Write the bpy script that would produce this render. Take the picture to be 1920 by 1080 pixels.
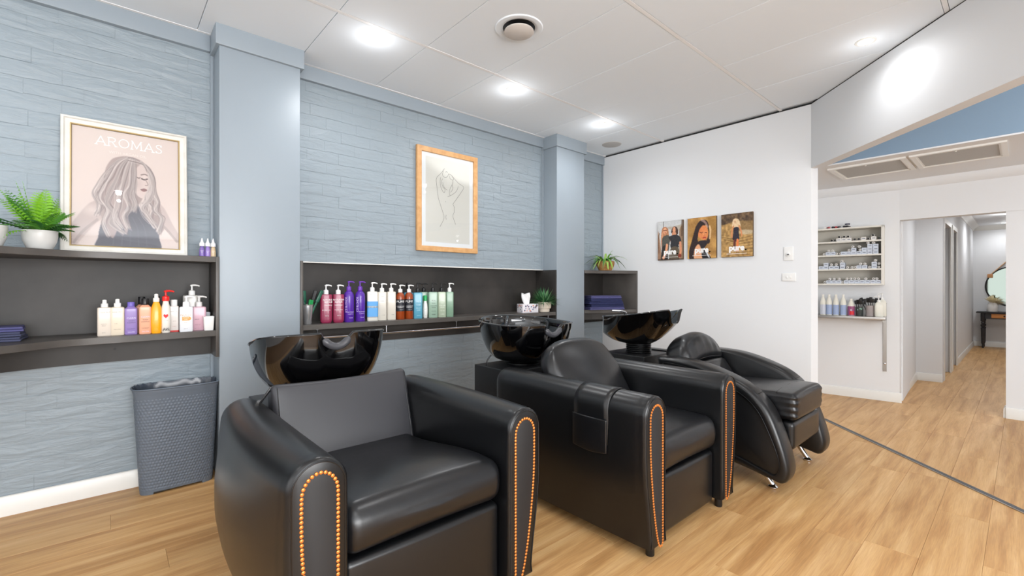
import bpy, bmesh, math, random
import numpy as np
from mathutils import Matrix, Vector, Euler

for o in list(bpy.data.objects): bpy.data.objects.remove(o)
SC = bpy.context.scene
COL = SC.collection
R = math.radians

# ---------------------------------------------------------------- camera, world, lights, exposure
cam_data = bpy.data.cameras.new('camera'); cam = bpy.data.objects.new('camera', cam_data); COL.objects.link(cam)
cam.location = (0, 0, 1.22); cam.rotation_euler = (R(90), 0, R(48.4 - 90))
cam_data.sensor_width = 36; cam_data.lens = 853 / 1920 * 36; cam_data.shift_y = -3 / 1920
cam_data.clip_start = 0.02; cam_data.clip_end = 60
SC.camera = cam
SC.view_settings.view_transform = 'Standard'; SC.view_settings.look = 'None'
SC.view_settings.gamma = 1; SC.view_settings.use_curve_mapping = False
SC.view_settings.exposure = 0.22
w = bpy.data.worlds.new('daylight'); SC.world = w; w.use_nodes = True
w.node_tree.nodes['Background'].inputs[0].default_value = (0.97, 0.985, 1.0, 1)
w.node_tree.nodes['Background'].inputs[1].default_value = 1.2

def area(loc, rot, sx, sy, power, col=(1, 1, 1), name='fill_area'):
    d = bpy.data.lights.new(name, 'AREA'); d.shape = 'RECTANGLE'; d.size = sx; d.size_y = sy
    d.energy = power; d.color = col
    o = bpy.data.objects.new(name, d); COL.objects.link(o); o.location = loc; o.rotation_euler = rot
    return o
# daylight stand-in: fill areas added out of view behind and left, tilted up
area((0.2, -3.35, 1.5), (R(118), 0, 0), 3.6, 2.0, 260, (0.985, 0.99, 1))
area((-2.35, 0.9, 1.5), (R(106), 0, R(-90)), 3.2, 2.0, 18, (0.985, 0.99, 1))
DOWN_POWER = 21
def downlight_or_fill(x, y, z, power=None, cone=172):
    d = bpy.data.lights.new('downlight_or_fill', 'SPOT'); d.energy = power or DOWN_POWER; d.spot_size = R(cone); d.spot_blend = 1.0
    d.shadow_soft_size = 0.03; d.color = (0.98, 0.985, 1.0)
    o = bpy.data.objects.new('downlight_or_fill', d); COL.objects.link(o); o.location = (x, y, z)
    d = bpy.data.lights.new('ceiling_fill', 'POINT'); d.energy = (power or DOWN_POWER) * 0.045; d.shadow_soft_size = 0.02; d.color = (0.98, 0.985, 1.0)  # point light added under each lamp to brighten the ceiling around it
    o = bpy.data.objects.new('ceiling_fill', d); COL.objects.link(o); o.location = (x, y, z - 0.10)
    return o

# ---------------------------------------------------------------- materials
def s2l(v): return v / 12.92 if v <= 0.04045 else ((v + 0.055) / 1.055) ** 2.4
def rgb(r, g, b): return (s2l(r / 255), s2l(g / 255), s2l(b / 255), 1)
MATS = {}
def M(name, col, rough=0.5, metal=0, bump=None, var=None, emis=None, trans=0, coat=0, spec=None, ior=None):
    """bump=(noise scale, strength, distance); var=(noise scale, second colour)"""
    if name in MATS: return MATS[name]
    m = bpy.data.materials.new(name); m.use_nodes = True; nt = m.node_tree; b = nt.nodes['Principled BSDF']
    b.inputs['Base Color'].default_value = col; b.inputs['Roughness'].default_value = rough
    b.inputs['Metallic'].default_value = metal
    if trans: b.inputs['Transmission Weight'].default_value = trans
    if coat: b.inputs['Coat Weight'].default_value = coat; b.inputs['Coat Roughness'].default_value = 0.05
    if spec is not None: b.inputs['Specular IOR Level'].default_value = spec
    if ior: b.inputs['IOR'].default_value = ior
    if emis: b.inputs['Emission Color'].default_value = col; b.inputs['Emission Strength'].default_value = emis
    geo = nt.nodes.new('ShaderNodeNewGeometry')
    if var:
        n = nt.nodes.new('ShaderNodeTexNoise'); n.inputs['Scale'].default_value = var[0]; n.inputs['Detail'].default_value = 5
        nt.links.new(geo.outputs['Position'], n.inputs['Vector'])
        rp = nt.nodes.new('ShaderNodeValToRGB'); rp.color_ramp.elements[0].color = col; rp.color_ramp.elements[1].color = var[1]
        rp.color_ramp.elements[0].position = 0.3; rp.color_ramp.elements[1].position = 0.7
        nt.links.new(n.outputs['Fac'], rp.inputs[0]); nt.links.new(rp.outputs[0], b.inputs['Base Color'])
    if bump:
        n = nt.nodes.new('ShaderNodeTexNoise'); n.inputs['Scale'].default_value = bump[0]; n.inputs['Detail'].default_value = 4
        nt.links.new(geo.outputs['Position'], n.inputs['Vector'])
        bp = nt.nodes.new('ShaderNodeBump'); bp.inputs['Strength'].default_value = bump[1]; bp.inputs['Distance'].default_value = bump[2]
        nt.links.new(n.outputs['Fac'], bp.inputs['Height']); nt.links.new(bp.outputs[0], b.inputs['Normal'])
    MATS[name] = m
    return m

def brick_paint():
    m = bpy.data.materials.new('blue_grey_brick_paint'); m.use_nodes = True; nt = m.node_tree; b = nt.nodes['Principled BSDF']
    L = nt.links.new
    b.inputs['Base Color'].default_value = rgb(145, 157, 165); b.inputs['Roughness'].default_value = 0.40
    b.inputs['Specular IOR Level'].default_value = 0.4
    geo = nt.nodes.new('ShaderNodeNewGeometry')
    mp = nt.nodes.new('ShaderNodeMapping'); mp.inputs['Scale'].default_value = (1, 1, 3.8)
    L(geo.outputs['Position'], mp.inputs[0])
    n1 = nt.nodes.new('ShaderNodeTexNoise'); n1.inputs['Scale'].default_value = 5; n1.inputs['Detail'].default_value = 6; n1.inputs['Distortion'].default_value = 0.6
    n2 = nt.nodes.new('ShaderNodeTexNoise'); n2.inputs['Scale'].default_value = 22; n2.inputs['Detail'].default_value = 5
    L(mp.outputs[0], n1.inputs['Vector']); L(mp.outputs[0], n2.inputs['Vector'])
    b1 = nt.nodes.new('ShaderNodeBump'); b1.inputs['Strength'].default_value = 0.6; b1.inputs['Distance'].default_value = 0.022
    b2 = nt.nodes.new('ShaderNodeBump'); b2.inputs['Strength'].default_value = 0.30; b2.inputs['Distance'].default_value = 0.004
    L(n1.outputs['Fac'], b1.inputs['Height']); L(n2.outputs['Fac'], b2.inputs['Height']); L(b1.outputs[0], b2.inputs['Normal'])
    L(b2.outputs[0], b.inputs['Normal'])
    return m

def floor_wood():
    m = bpy.data.materials.new('oak_vinyl_plank'); m.use_nodes = True; nt = m.node_tree; b = nt.nodes['Principled BSDF']
    L = nt.links.new
    oi = nt.nodes.new('ShaderNodeObjectInfo'); geo = nt.nodes.new('ShaderNodeNewGeometry')
    mul = nt.nodes.new('ShaderNodeMath'); mul.operation = 'MULTIPLY'; mul.inputs[1].default_value = 37
    L(oi.outputs['Random'], mul.inputs[0])
    comb = nt.nodes.new('ShaderNodeCombineXYZ'); L(mul.outputs[0], comb.inputs[2])
    add = nt.nodes.new('ShaderNodeVectorMath'); add.operation = 'ADD'; L(geo.outputs['Position'], add.inputs[0]); L(comb.outputs[0], add.inputs[1])
    def noise(sx, sy, scale, det, dist):
        mp = nt.nodes.new('ShaderNodeMapping'); mp.inputs['Scale'].default_value = (sx, sy, 1); L(add.outputs[0], mp.inputs[0])
        n = nt.nodes.new('ShaderNodeTexNoise'); n.inputs['Scale'].default_value = scale; n.inputs['Detail'].default_value = det; n.inputs['Distortion'].default_value = dist
        L(mp.outputs[0], n.inputs['Vector']); return n
    g1 = noise(0.7, 9, 2.0, 8, 0.5); g2 = noise(3.0, 75, 3.0, 4, 0.3)
    rp = nt.nodes.new('ShaderNodeValToRGB'); e = rp.color_ramp.elements
    e[0].position = 0.30; e[0].color = rgb(176, 130, 80); e[1].position = 0.72; e[1].color = rgb(214, 174, 122)
    em = rp.color_ramp.elements.new(0.5); em.color = rgb(198, 154, 101)
    L(g1.outputs['Fac'], rp.inputs[0])
    mx = nt.nodes.new('ShaderNodeMix'); mx.data_type = 'RGBA'; mx.blend_type = 'OVERLAY'; mx.inputs[0].default_value = 0.30
    L(rp.outputs[0], mx.inputs[6]); L(g2.outputs['Fac'], mx.inputs[7])
    hs = nt.nodes.new('ShaderNodeHueSaturation')
    mr = nt.nodes.new('ShaderNodeMapRange'); mr.inputs[3].default_value = 0.965; mr.inputs[4].default_value = 1.035
    L(oi.outputs['Random'], mr.inputs[0]); L(mr.outputs[0], hs.inputs['Value']); L(mx.outputs[2], hs.inputs['Color'])
    L(hs.outputs[0], b.inputs['Base Color'])
    b.inputs['Roughness'].default_value = 0.42; b.inputs['Specular IOR Level'].default_value = 0.35
    bp = nt.nodes.new('ShaderNodeBump'); bp.inputs['Strength'].default_value = 0.25; bp.inputs['Distance'].default_value = 0.002
    L(g2.outputs['Fac'], bp.inputs['Height']); L(bp.outputs[0], b.inputs['Normal'])
    return m

def print_mat(name, rough=0.5):
    m = bpy.data.materials.new(name); m.use_nodes = True; nt = m.node_tree; b = nt.nodes['Principled BSDF']
    a = nt.nodes.new('ShaderNodeVertexColor'); a.layer_name = 'Col'
    nt.links.new(a.outputs[0], b.inputs['Base Color']); b.inputs['Roughness'].default_value = rough
    return m

def pane_mat():
    m = bpy.data.materials.new('picture_glass'); m.use_nodes = True; nt = m.node_tree; nt.nodes.clear()
    out = nt.nodes.new('ShaderNodeOutputMaterial'); mix = nt.nodes.new('ShaderNodeMixShader'); f = nt.nodes.new('ShaderNodeFresnel'); f.inputs[0].default_value = 1.5
    t = nt.nodes.new('ShaderNodeBsdfTransparent'); g = nt.nodes.new('ShaderNodeBsdfGlossy'); g.inputs['Roughness'].default_value = 0.01
    nt.links.new(f.outputs[0], mix.inputs[0]); nt.links.new(t.outputs[0], mix.inputs[1]); nt.links.new(g.outputs[0], mix.inputs[2]); nt.links.new(mix.outputs[0], out.inputs[0])
    return m

BRICK = brick_paint(); WOOD = floor_wood(); PANE = pane_mat(); PRINT = print_mat('printed_paper', 0.55)
BLUE = M('blue_grey_paint', rgb(148, 159, 168), 0.38, bump=(30, 0.05, 0.004))
BLUE2 = M('steel_blue_paint', rgb(132, 156, 178), 0.6)
WHITE = M('white_wall_paint', rgb(229, 231, 233), 0.6, bump=(60, 0.05, 0.002))
CEIL = M('ceiling_tile_white', rgb(236, 243, 249), 0.8, bump=(220, 0.08, 0.001))
TBAR = M('grid_bar_white', rgb(240, 240, 240), 0.5)
TRIM = M('gloss_white_trim', rgb(232, 231, 226), 0.3)
DARKLAM = M('charcoal_laminate', rgb(34, 32, 30), 0.5, var=(3.5, rgb(58, 54, 51)), bump=(90, 0.05, 0.001))
DARKEDGE = M('charcoal_laminate_edge', rgb(74, 70, 67), 0.4, var=(5.0, rgb(90, 86, 82)))
SHELFTOP = DARKLAM
LEATHER = M('black_leather', rgb(15, 16, 18), 0.31, bump=(420, 0.10, 0.0012), spec=0.55)
LEATHER2 = M('black_leather_smooth', rgb(15, 16, 19), 0.32, bump=(25, 0.10, 0.006), spec=0.6)
PANELF = M('black_panel_fabric', rgb(28, 28, 30), 0.6)
PLASTICB = M('black_plastic', rgb(20, 20, 21), 0.35)
GLOSSB = M('gloss_black_ceramic', rgb(5, 5, 6), 0.06, coat=0.6, spec=0.6)
STUD = M('copper_stud', rgb(214, 132, 62), 0.35, metal=0.55)
CHROME = M('chrome', rgb(215, 215, 218), 0.12, metal=1)
STEEL = M('brushed_steel', rgb(170, 168, 165), 0.32, metal=0.9)
GEL = M('grey_gel', rgb(70, 70, 74), 0.35)
BLACK = M('black', rgb(18, 18, 20), 0.5)
PW = M('white_plastic', rgb(236, 236, 234), 0.35)

# ---------------------------------------------------------------- mesh helpers
class MB:
    def __init__(s): s.v = []; s.f = []
    def add(s, vs, fs, mat=None):
        n = len(s.v)
        if mat is not None: vs = [tuple(mat @ Vector(p)) for p in vs]
        s.v += [tuple(p) for p in vs]; s.f += [tuple(i + n for i in f) for f in fs]; return s
    def box(s, x0, y0, z0, x1, y1, z1, mat=None):
        vs = [(x, y, z) for z in (z0, z1) for y in (y0, y1) for x in (x0, x1)]
        fs = [(0, 2, 3, 1), (4, 5, 7, 6), (0, 1, 5, 4), (2, 6, 7, 3), (0, 4, 6, 2), (1, 3, 7, 5)]
        return s.add(vs, fs, mat)
    def rbox(s, x0, y0, z0, x1, y1, z1, r=0.004, k=2, n=(1, 1, 1), fn=None, mat=None):
        lo = (x0, y0, z0); hi = (x1, y1, z1); ax = []
        r = min(r, (x1 - x0) / 2.001, (y1 - y0) / 2.001, (z1 - z0) / 2.001)
        for a in range(3):
            l, h = lo[a], hi[a]
            sm = [l + r * i / k for i in range(k)] + [l + r + (h - l - 2 * r) * i / n[a] for i in range(n[a] + 1)] + [h - r + r * (i + 1) / k for i in range(k)]
            ax.append(sm)
        idx = {}; vs = []; fs = []
        def V(p):
            key = (round(p[0], 6), round(p[1], 6), round(p[2], 6))
            if key in idx: return idx[key]
            q = [min(max(p[a], lo[a] + r), hi[a] - r) for a in range(3)]
            d = Vector([p[a] - q[a] for a in range(3)])
            if d.length > 1e-9: d = d.normalized() * r
            pt = [q[a] + d[a] for a in range(3)]
            if fn: pt = fn(*pt)
            idx[key] = len(vs); vs.append(tuple(pt)); return idx[key]
        for a in range(3):
            b, c = (a + 1) % 3, (a + 2) % 3
            for side, val in ((0, lo[a]), (1, hi[a])):
                for i in range(len(ax[b]) - 1):
                    for j in range(len(ax[c]) - 1):
                        q = []
                        for (ii, jj) in ((i, j), (i + 1, j), (i + 1, j + 1), (i, j + 1)):
                            p = [0, 0, 0]; p[a] = val; p[b] = ax[b][ii]; p[c] = ax[c][jj]; q.append(V(p))
                        fs.append(tuple(q if side else q[::-1]))
        return s.add(vs, fs, mat)
    def loft(s, rings, cap0=True, cap1=True, closed=True, mat=None):
        n = len(rings[0]); vs = [p for r in rings for p in r]; fs = []
        m = n if closed else n - 1
        for i in range(len(rings) - 1):
            for j in range(m):
                k = (j + 1) % n
                fs.append((i * n + j, i * n + k, (i + 1) * n + k, (i + 1) * n + j))
        if cap0: fs.append(tuple(range(n))[::-1])
        if cap1: fs.append(tuple((len(rings) - 1) * n + j for j in range(n)))
        return s.add(vs, fs, mat)
    def lathe(s, prof, n=20, c=(0, 0, 0), mat=None, cap=True):
        rings = [[(c[0] + r * math.cos(2 * math.pi * j / n), c[1] + r * math.sin(2 * math.pi * j / n), c[2] + z) for j in range(n)] for r, z in prof]
        return s.loft(rings, cap, cap, mat=mat)
    def tube(s, pts, r, n=8, mat=None):
        pts = [Vector(p) for p in pts]; rings = []; up = Vector((0, 0, 1)); prev = None
        for i, p in enumerate(pts):
            t = (pts[min(i + 1, len(pts) - 1)] - pts[max(i - 1, 0)]).normalized()
            if prev is None:
                a = up if abs(t.dot(up)) < 0.9 else Vector((1, 0, 0)); u = t.cross(a).normalized()
            else: u = (prev - t * prev.dot(t)).normalized()
            prev = u; v = t.cross(u); rr = r[i] if isinstance(r, (list, tuple)) else r
            rings.append([tuple(p + u * rr * math.cos(2 * math.pi * j / n) + v * rr * math.sin(2 * math.pi * j / n)) for j in range(n)])
        return s.loft(rings, mat=mat)
    def build(s, name, mat, parent=None, loc=(0, 0, 0), rot=(0, 0, 0), smooth=True, angle=40):
        me = bpy.data.meshes.new(name); me.from_pydata(s.v, [], s.f); me.materials.append(mat)
        bm = bmesh.new(); bm.from_mesh(me); bmesh.ops.recalc_face_normals(bm, faces=bm.faces); bm.to_mesh(me); bm.free()
        if smooth:
            me.polygons.foreach_set('use_smooth', [True] * len(me.polygons)); me.set_sharp_from_angle(angle=R(angle))
        o = bpy.data.objects.new(name, me); COL.objects.link(o); o.location = loc; o.rotation_euler = rot
        if parent is not None: o.parent = parent
        return o
def se(cx, cy, z, rx, ry, n=2, k=24, a0=0):
    out = []
    for j in range(k):
        a = 2 * math.pi * j / k + a0; c, s_ = math.cos(a), math.sin(a)
        out.append((cx + rx * math.copysign(abs(c) ** (2 / n), c), cy + ry * math.copysign(abs(s_) ** (2 / n), s_), z))
    return out
def spline(pts, per=8, closed=False):
    P = [np.array(p, float) for p in pts]; n = len(P); out = []
    rng = range(n if closed else n - 1)
    for i in rng:
        if closed: a, b, c, d = P[(i - 1) % n], P[i], P[(i + 1) % n], P[(i + 2) % n]
        else: a, b, c, d = P[max(i - 1, 0)], P[i], P[i + 1], P[min(i + 2, n - 1)]
        for j in range(per):
            t = j / per
            out.append(0.5 * (2 * b + (c - a) * t + (2 * a - 5 * b + 4 * c - d) * t * t + (3 * b - a - 3 * c + d) * t ** 3))
    if not closed: out.append(P[-1])
    return [tuple(p) for p in out]
def inset(pts, d):
    """inset a closed 2-D outline by d (positive = inwards)"""
    n = len(pts); A = sum(pts[i][0] * pts[(i + 1) % n][1] - pts[(i + 1) % n][0] * pts[i][1] for i in range(n)); sg = 1 if A > 0 else -1
    out = []
    for i in range(n):
        a, b = pts[(i - 1) % n], pts[(i + 1) % n]; tx, ty = b[0] - a[0], b[1] - a[1]; l = math.hypot(tx, ty) or 1
        out.append((pts[i][0] - sg * ty / l * d, pts[i][1] + sg * tx / l * d))
    return out
def tag(o, label=None, cat=None, group=None, kind=None):
    if label: o['label'] = label
    if cat: o['category'] = cat
    if group: o['group'] = group
    if kind: o['kind'] = kind
    return o
def thing(name, label, cat, loc=(0, 0, 0), rz=0, group=None):
    o = bpy.data.objects.new(name, None); COL.objects.link(o); o.location = loc; o.rotation_euler = (0, 0, rz)
    o.empty_display_size = 0.1
    return tag(o, label, cat, group)
def struct(o): o['kind'] = 'structure'; return o
def copy_tree(o, parent=None):
    c = o.copy(); COL.objects.link(c)
    if parent is not None: c.parent = parent
    for ch in [q for q in bpy.data.objects if q.parent is o]: copy_tree(ch, c)
    return c
_tc = {}
def text(body, size, mat, parent, fn, name='lettering', align='CENTER', sx=1.0, bold=0.0):
    """flat print: fn maps (x, y) of the text plane to a 3-D point in the parent's space"""
    cu = bpy.data.curves.new('t', 'FONT'); cu.body = body; cu.size = size; cu.align_x = align; cu.resolution_u = 3; cu.offset = bold
    ob = bpy.data.objects.new('t', cu); me = bpy.data.meshes.new_from_object(ob)
    vs = [fn(v.co.x * sx, v.co.y) for v in me.vertices]; fs = [tuple(p.vertices) for p in me.polygons]
    bpy.data.objects.remove(ob); bpy.data.curves.remove(cu); bpy.data.meshes.remove(me)
    m2 = bpy.data.meshes.new(name); m2.from_pydata(vs, [], fs); m2.materials.append(mat)
    o = bpy.data.objects.new(name, m2); COL.objects.link(o); o.parent = parent
    return o

# ---------------------------------------------------------------- printed pictures (flat print as vertex colour)
class Canvas:
    def __init__(s, w, h, col): s.w, s.h = w, h; s.a = np.zeros((h, w, 3)); s.a[:] = col; s.yy, s.xx = np.mgrid[0:h, 0:w]; s.u = (s.xx + .5) / w; s.v = (s.yy + .5) / h
    def mix(s, mask, col):
        m = np.clip(mask, 0, 1)[..., None]; s.a = s.a * (1 - m) + np.array(col, float) * m
    def poly(s, pts, col, alpha=1, smooth=True, soft=0):
        if smooth: pts = spline(pts, 6, True)
        inside = np.zeros((s.h, s.w), bool); n = len(pts)
        for i in range(n):
            x1, y1 = pts[i]; x2, y2 = pts[(i + 1) % n]
            if y1 == y2: continue
            c = ((y1 > s.v) != (y2 > s.v)) & (s.u < (x2 - x1) * (s.v - y1) / (y2 - y1) + x1); inside ^= c
        m = inside.astype(float)
        for _ in range(soft): m = (m + np.roll(m, 1, 0) + np.roll(m, -1, 0) + np.roll(m, 1, 1) + np.roll(m, -1, 1)) / 5
        s.mix(m * alpha, col)
    def ell(s, cx, cy, rx, ry, col, alpha=1, soft=0.1, rot=0):
        dx, dy = s.u - cx, s.v - cy; c, q = math.cos(rot), math.sin(rot)
        d = np.sqrt(((dx * c + dy * q) / rx) ** 2 + ((-dx * q + dy * c) / ry) ** 2); s.mix(np.clip((1 - d) / soft, 0, 1) * alpha, col)
    def stroke(s, pts, wd, col, alpha=1, per=6, asp=1.0):
        pts = spline(pts, per); d = np.full((s.h, s.w), 9.0)
        for (x1, y1), (x2, y2) in zip(pts[:-1], pts[1:]):
            ax, ay = s.u - x1, (s.v - y1) * asp; bx, by = x2 - x1, (y2 - y1) * asp; l = bx * bx + by * by + 1e-12
            t = np.clip((ax * bx + ay * by) / l, 0, 1); d = np.minimum(d, np.hypot(ax - t * bx, ay - t * by))
        s.mix(np.clip((wd - d) * s.w + .5, 0, 1) * alpha, col)
    def noise(s, amp, gx, gy, seed, col=(1, 1, 1)):
        rs = np.random.RandomState(seed); g = rs.rand(gy + 2, gx + 2); X = s.u * gx; Y = s.v * gy; xi = X.astype(int); yi = Y.astype(int); fx = X - xi; fy = Y - yi
        v = g[yi, xi] * (1 - fx) * (1 - fy) + g[yi, xi + 1] * fx * (1 - fy) + g[yi + 1, xi] * (1 - fx) * fy + g[yi + 1, xi + 1] * fx * fy
        s.a = s.a + (v[..., None] - .5) * amp * np.array(col, float)
    def build(s, name, parent, fn, wd, hg):
        """fn maps (x in 0..wd, z in 0..hg) to a point"""
        W, H = s.w, s.h; vs = [fn((i / (W - 1)) * wd, (1 - j / (H - 1)) * hg) for j in range(H) for i in range(W)]
        fs = [(j * W + i, (j + 1) * W + i, (j + 1) * W + i + 1, j * W + i + 1) for j in range(H - 1) for i in range(W - 1)]
        me = bpy.data.meshes.new(name); me.from_pydata(vs, [], fs); me.materials.append(PRINT)
        at = me.color_attributes.new('Col', 'FLOAT_COLOR', 'POINT'); a = np.clip(s.a / 255, 0, 1)
        a = np.where(a <= .04045, a / 12.92, ((a + .055) / 1.055) ** 2.4); rgba = np.ones((H * W, 4)); rgba[:, :3] = a.reshape(-1, 3)
        at.data.foreach_set('color', rgba.ravel())
        o = bpy.data.objects.new(name, me); COL.objects.link(o); o.parent = parent
        return o
# ================================================================ SETTING
ZC = 2.88; YW = 3.603; XW = 4.76; YP = 3.39
RND = random.Random(7)
# ---- floor: slab with planks
floor = struct(MB().box(-2.5, -3.5, -0.08, 14.2, 4.2, -0.004).build('floor', M('floor_base', rgb(150, 112, 72), 0.6), smooth=False))
plank_mesh = {}
def plank_me(l, wd):
    key = (round(l, 2), round(wd, 3))
    if key not in plank_mesh:
        g = 0.0004; b = 0.0006
        mb = MB(); rings = [[(g + q, g + q, z), (l - g - q, g + q, z), (l - g - q, wd - g - q, z), (g + q, wd - g - q, z)] for z, q in ((-0.004, 0), (-b, 0), (0, b))]
        mb.loft(rings); o = mb.build('plank', WOOD, smooth=False); plank_mesh[key] = o.data; bpy.data.objects.remove(o)
    return plank_mesh[key]
def lay(x0, x1, row, y0, wd, off):
    x = x0 - off
    while x < x1:
        a, b = max(x, x0), min(x + 1.22, x1)
        if b - a > 0.03:
            l = round(b - a, 2)
            o = bpy.data.objects.new('plank', plank_me(l, wd)); COL.objects.link(o); o.parent = floor; o.location = (a, y0, 0)
        x += 1.22
PWD = 0.195
y = -0.075
for row in range(19):
    off = (row * 0.47 + (row % 3) * 0.21) % 1.22
    y0 = y + row * PWD; w_ = min(PWD, YW - y0)
    if w_ > 0.02:
        lay(-0.8, 6.2, row, y0, w_, off)
        if y0 + PWD > -0.08 and y0 < 0.95: lay(6.2, 13.4, row, y0, w_, (off + 0.3) % 1.22)
# ---- floor joint strip
strip = thing('floor_strip', 'dark metal joint strip running diagonally across the wooden floor', 'strip', (0, 0, 0))
def diag_bar(k0, k1, z0, z1, xa, xb):
    return MB().add([(xa, xa - k0, z0), (xb, xb - k0, z0), (xb, xb - k1, z0), (xa, xa - k1, z0), (xa, xa - k0, z1), (xb, xb - k0, z1), (xb, xb - k1, z1), (xa, xa - k1, z1)],
                    [(0, 3, 2, 1), (4, 5, 6, 7), (0, 1, 5, 4), (1, 2, 6, 5), (2, 3, 7, 6), (3, 0, 4, 7)])
diag_bar(3.683, 3.722, 0.0005, 0.006, 2.6, 4.93).build('track', M('dark_rubber', rgb(72, 74, 78), 0.45), strip, smooth=False)
tag(diag_bar(3.668, 3.6825, 0.0005, 0.005, 2.6, 4.92).build('edging', STEEL, strip, smooth=False), 'pale metal edging')

# ---- blue brick wall: base plus bricks
wall = struct(MB().box(-2.5, YW + 0.0064, -0.05, 0.55, YW + 0.25, 0.775).box(-2.5, YW + 0.0064, 1.407, 0.55, YW + 0.25, 2.9).box(-2.5, YW + 0.10, .7, .55, YW + .25, 1.5).build('wall_blue_near', BRICK, smooth=False))
wallm = struct(MB().box(0.97, YW + 0.0064, -0.05, 3.70, YW + 0.25, 0.765).box(0.97, YW + 0.0064, 1.407, 3.70, YW + 0.25, 2.9).box(.97, YW + .13, .7, 3.7, YW + .25, 1.5).build('wall_blue_middle', BRICK, smooth=False))
wallr = struct(MB().box(4.1, YW + 0.0064, -0.05, 4.9, YW + 0.25, 2.9).build('wall_blue_corner', BRICK, smooth=False))
variants = []
for k in range(7):
    rr = random.Random(k + 3); mb = MB(); nx, nz = 5, 3; W_, H_ = 0.230, 0.076
    grid = []
    for j in range(nz + 1):
        for i in range(nx + 1):
            edge = (i in (0, nx)) or (j in (0, nz)); d = -0.0008 if edge else rr.uniform(-0.0034, -0.0014)
            grid.append((W_ * i / nx + (rr.uniform(-.002, .002) if not edge else 0), d, H_ * j / nz + (rr.uniform(-.003, .003) if j in (0, nz) else rr.uniform(-.004, .004))))
    vs = grid[:]; fs = [(j * (nx + 1) + i, j * (nx + 1) + i + 1, (j + 1) * (nx + 1) + i + 1, (j + 1) * (nx + 1) + i) for j in range(nz) for i in range(nx)]
    rim = [i for i in range(nx + 1)] + [j * (nx + 1) + nx for j in range(1, nz + 1)] + [nz * (nx + 1) + i for i in range(nx - 1, -1, -1)] + [j * (nx + 1) for j in range(nz - 1, 0, -1)]
    b0 = len(vs)
    for i in rim: vs.append((vs[i][0], 0.008, vs[i][2]))
    for q in range(len(rim)): fs.append((rim[q], b0 + q, b0 + (q + 1) % len(rim), rim[(q + 1) % len(rim)]))
    mb.add(vs, fs); o = mb.build('brick', BRICK, angle=80); variants.append(o.data); bpy.data.objects.remove(o)
def bricks(parent, x0, x1, z0, z1):
    row = 0; z = z0
    while z < z1 - 0.03:
        h = min(0.086, z1 - z); off = (0.12 if row % 2 else 0) + RND.uniform(-0.02, 0.02); x = x0 - off
        while x < x1 - 0.012:
            a, b = max(x, x0), min(x + 0.24, x1)
            if b - a > 0.025:
                o = bpy.data.objects.new('brick', RND.choice(variants)); COL.objects.link(o); o.parent = parent
                o.location = (a + 0.0004, YW + 0.0045 + RND.uniform(-0.0012, 0.0010), z + 0.0024); o.scale = ((b - a - 0.0008) / 0.230, 1, (h - 0.0048) / 0.076)
            x += 0.24
        z += 0.086; row += 1
bricks(wall, -1.05, 0.527, 1.407, 2.775); bricks(wall, -0.8, 0.527, 0.105, 0.775)
bricks(wallm, 1.013, 3.665, 1.407, 2.775); bricks(wallm, 1.013, 3.665, 0.42, 0.765)
bricks(wallr, 4.13, XW, 1.407, 2.775); bricks(wallr, 4.13, XW, 0.105, 0.93)
# brick edge above the middle niche: its lit highlight put in as white strip
struct(MB().box(1.013, YW - 0.003, 1.400, 3.665, YW + 0.12, 1.408).build('trim_1', TRIM, smooth=False))

# ---- pillars with caps, bulkhead
def pillar(n, x0, x1):
    p = struct(MB().rbox(x0, YP, -0.01, x1, YW + 0.1, 2.80, 0.004, 2).build('wall_pillar_%s' % n, BLUE))
    MB().rbox(x0 - 0.022, YP - 0.022, 2.750, x1 + 0.022, YW + 0.05, ZC + 0.01, 0.003, 2).build('pillar_cap', BLUE, p)
    return p
pillar('near', 0.527, 1.013); pillar('far', 3.665, 4.13)
for i, (a, b) in enumerate(((-2.5, 0.505), (1.035, 3.643), (4.152, XW))):
    struct(MB().rbox(a, YW - 0.03, 2.772, b, YW + 0.1, ZC + 0.01, 0.003, 2).build('trim_%d' % (i + 2), BLUE))
struct(MB().rbox(0.508, YW - 0.018, .02, 0.527, YW + 0.01, 2.772, 0.003).build('trim_5', BLUE))
struct(MB().rbox(3.650, YW - 0.014, 1.408, 3.665, YW + 0.01, 2.772, 0.003).build('trim_6', BLUE))
struct(MB().rbox(XW - 0.014, YW - 0.014, 1.41, XW, YW + 0.01, 2.772, 0.003).build('trim_7', BLUE))
# ---- white wall with pictures, 45 degree soffit
ww = struct(MB().add([(XW, YW + .2, 0), (XW, 1.283, 0), (4.85, 1.253, 0), (4.88, 1.29, 0), (4.88, YW + .2, 0), (XW, YW + .2, ZC - .01), (XW, 1.283, ZC - .01), (4.85, 1.253, ZC - .01), (4.88, 1.29, ZC - .01), (4.88, YW + .2, ZC - .01)],
    [(0, 4, 3, 2, 1), (5, 6, 7, 8, 9), (0, 1, 6, 5), (1, 2, 7, 6), (2, 3, 8, 7), (3, 4, 9, 8), (4, 0, 5, 9)]).build('wall_white', WHITE, smooth=False))
def diag_prism(name, mat, k0, k1, z0, z1, xa, xb):
    return struct(diag_bar(k0, k1, z0, z1, xa, xb).build(name, mat, smooth=False))
diag_prism('wall_soffit', WHITE, 3.478, 3.62, 2.292, ZC - 0.01, -0.02 + 1.2, 4.80)
M('shadow_gap', rgb(40, 40, 40), 0.9)
struct(MB().box(XW + .004, 1.28, ZC - .012, XW + .1, YW, ZC + .005).build('trim_8', MATS['shadow_gap'], smooth=False))
diag_prism('trim_9', MATS['shadow_gap'], 3.483, 3.60, ZC - .012, ZC + .005, 1.2, 4.80)

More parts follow.
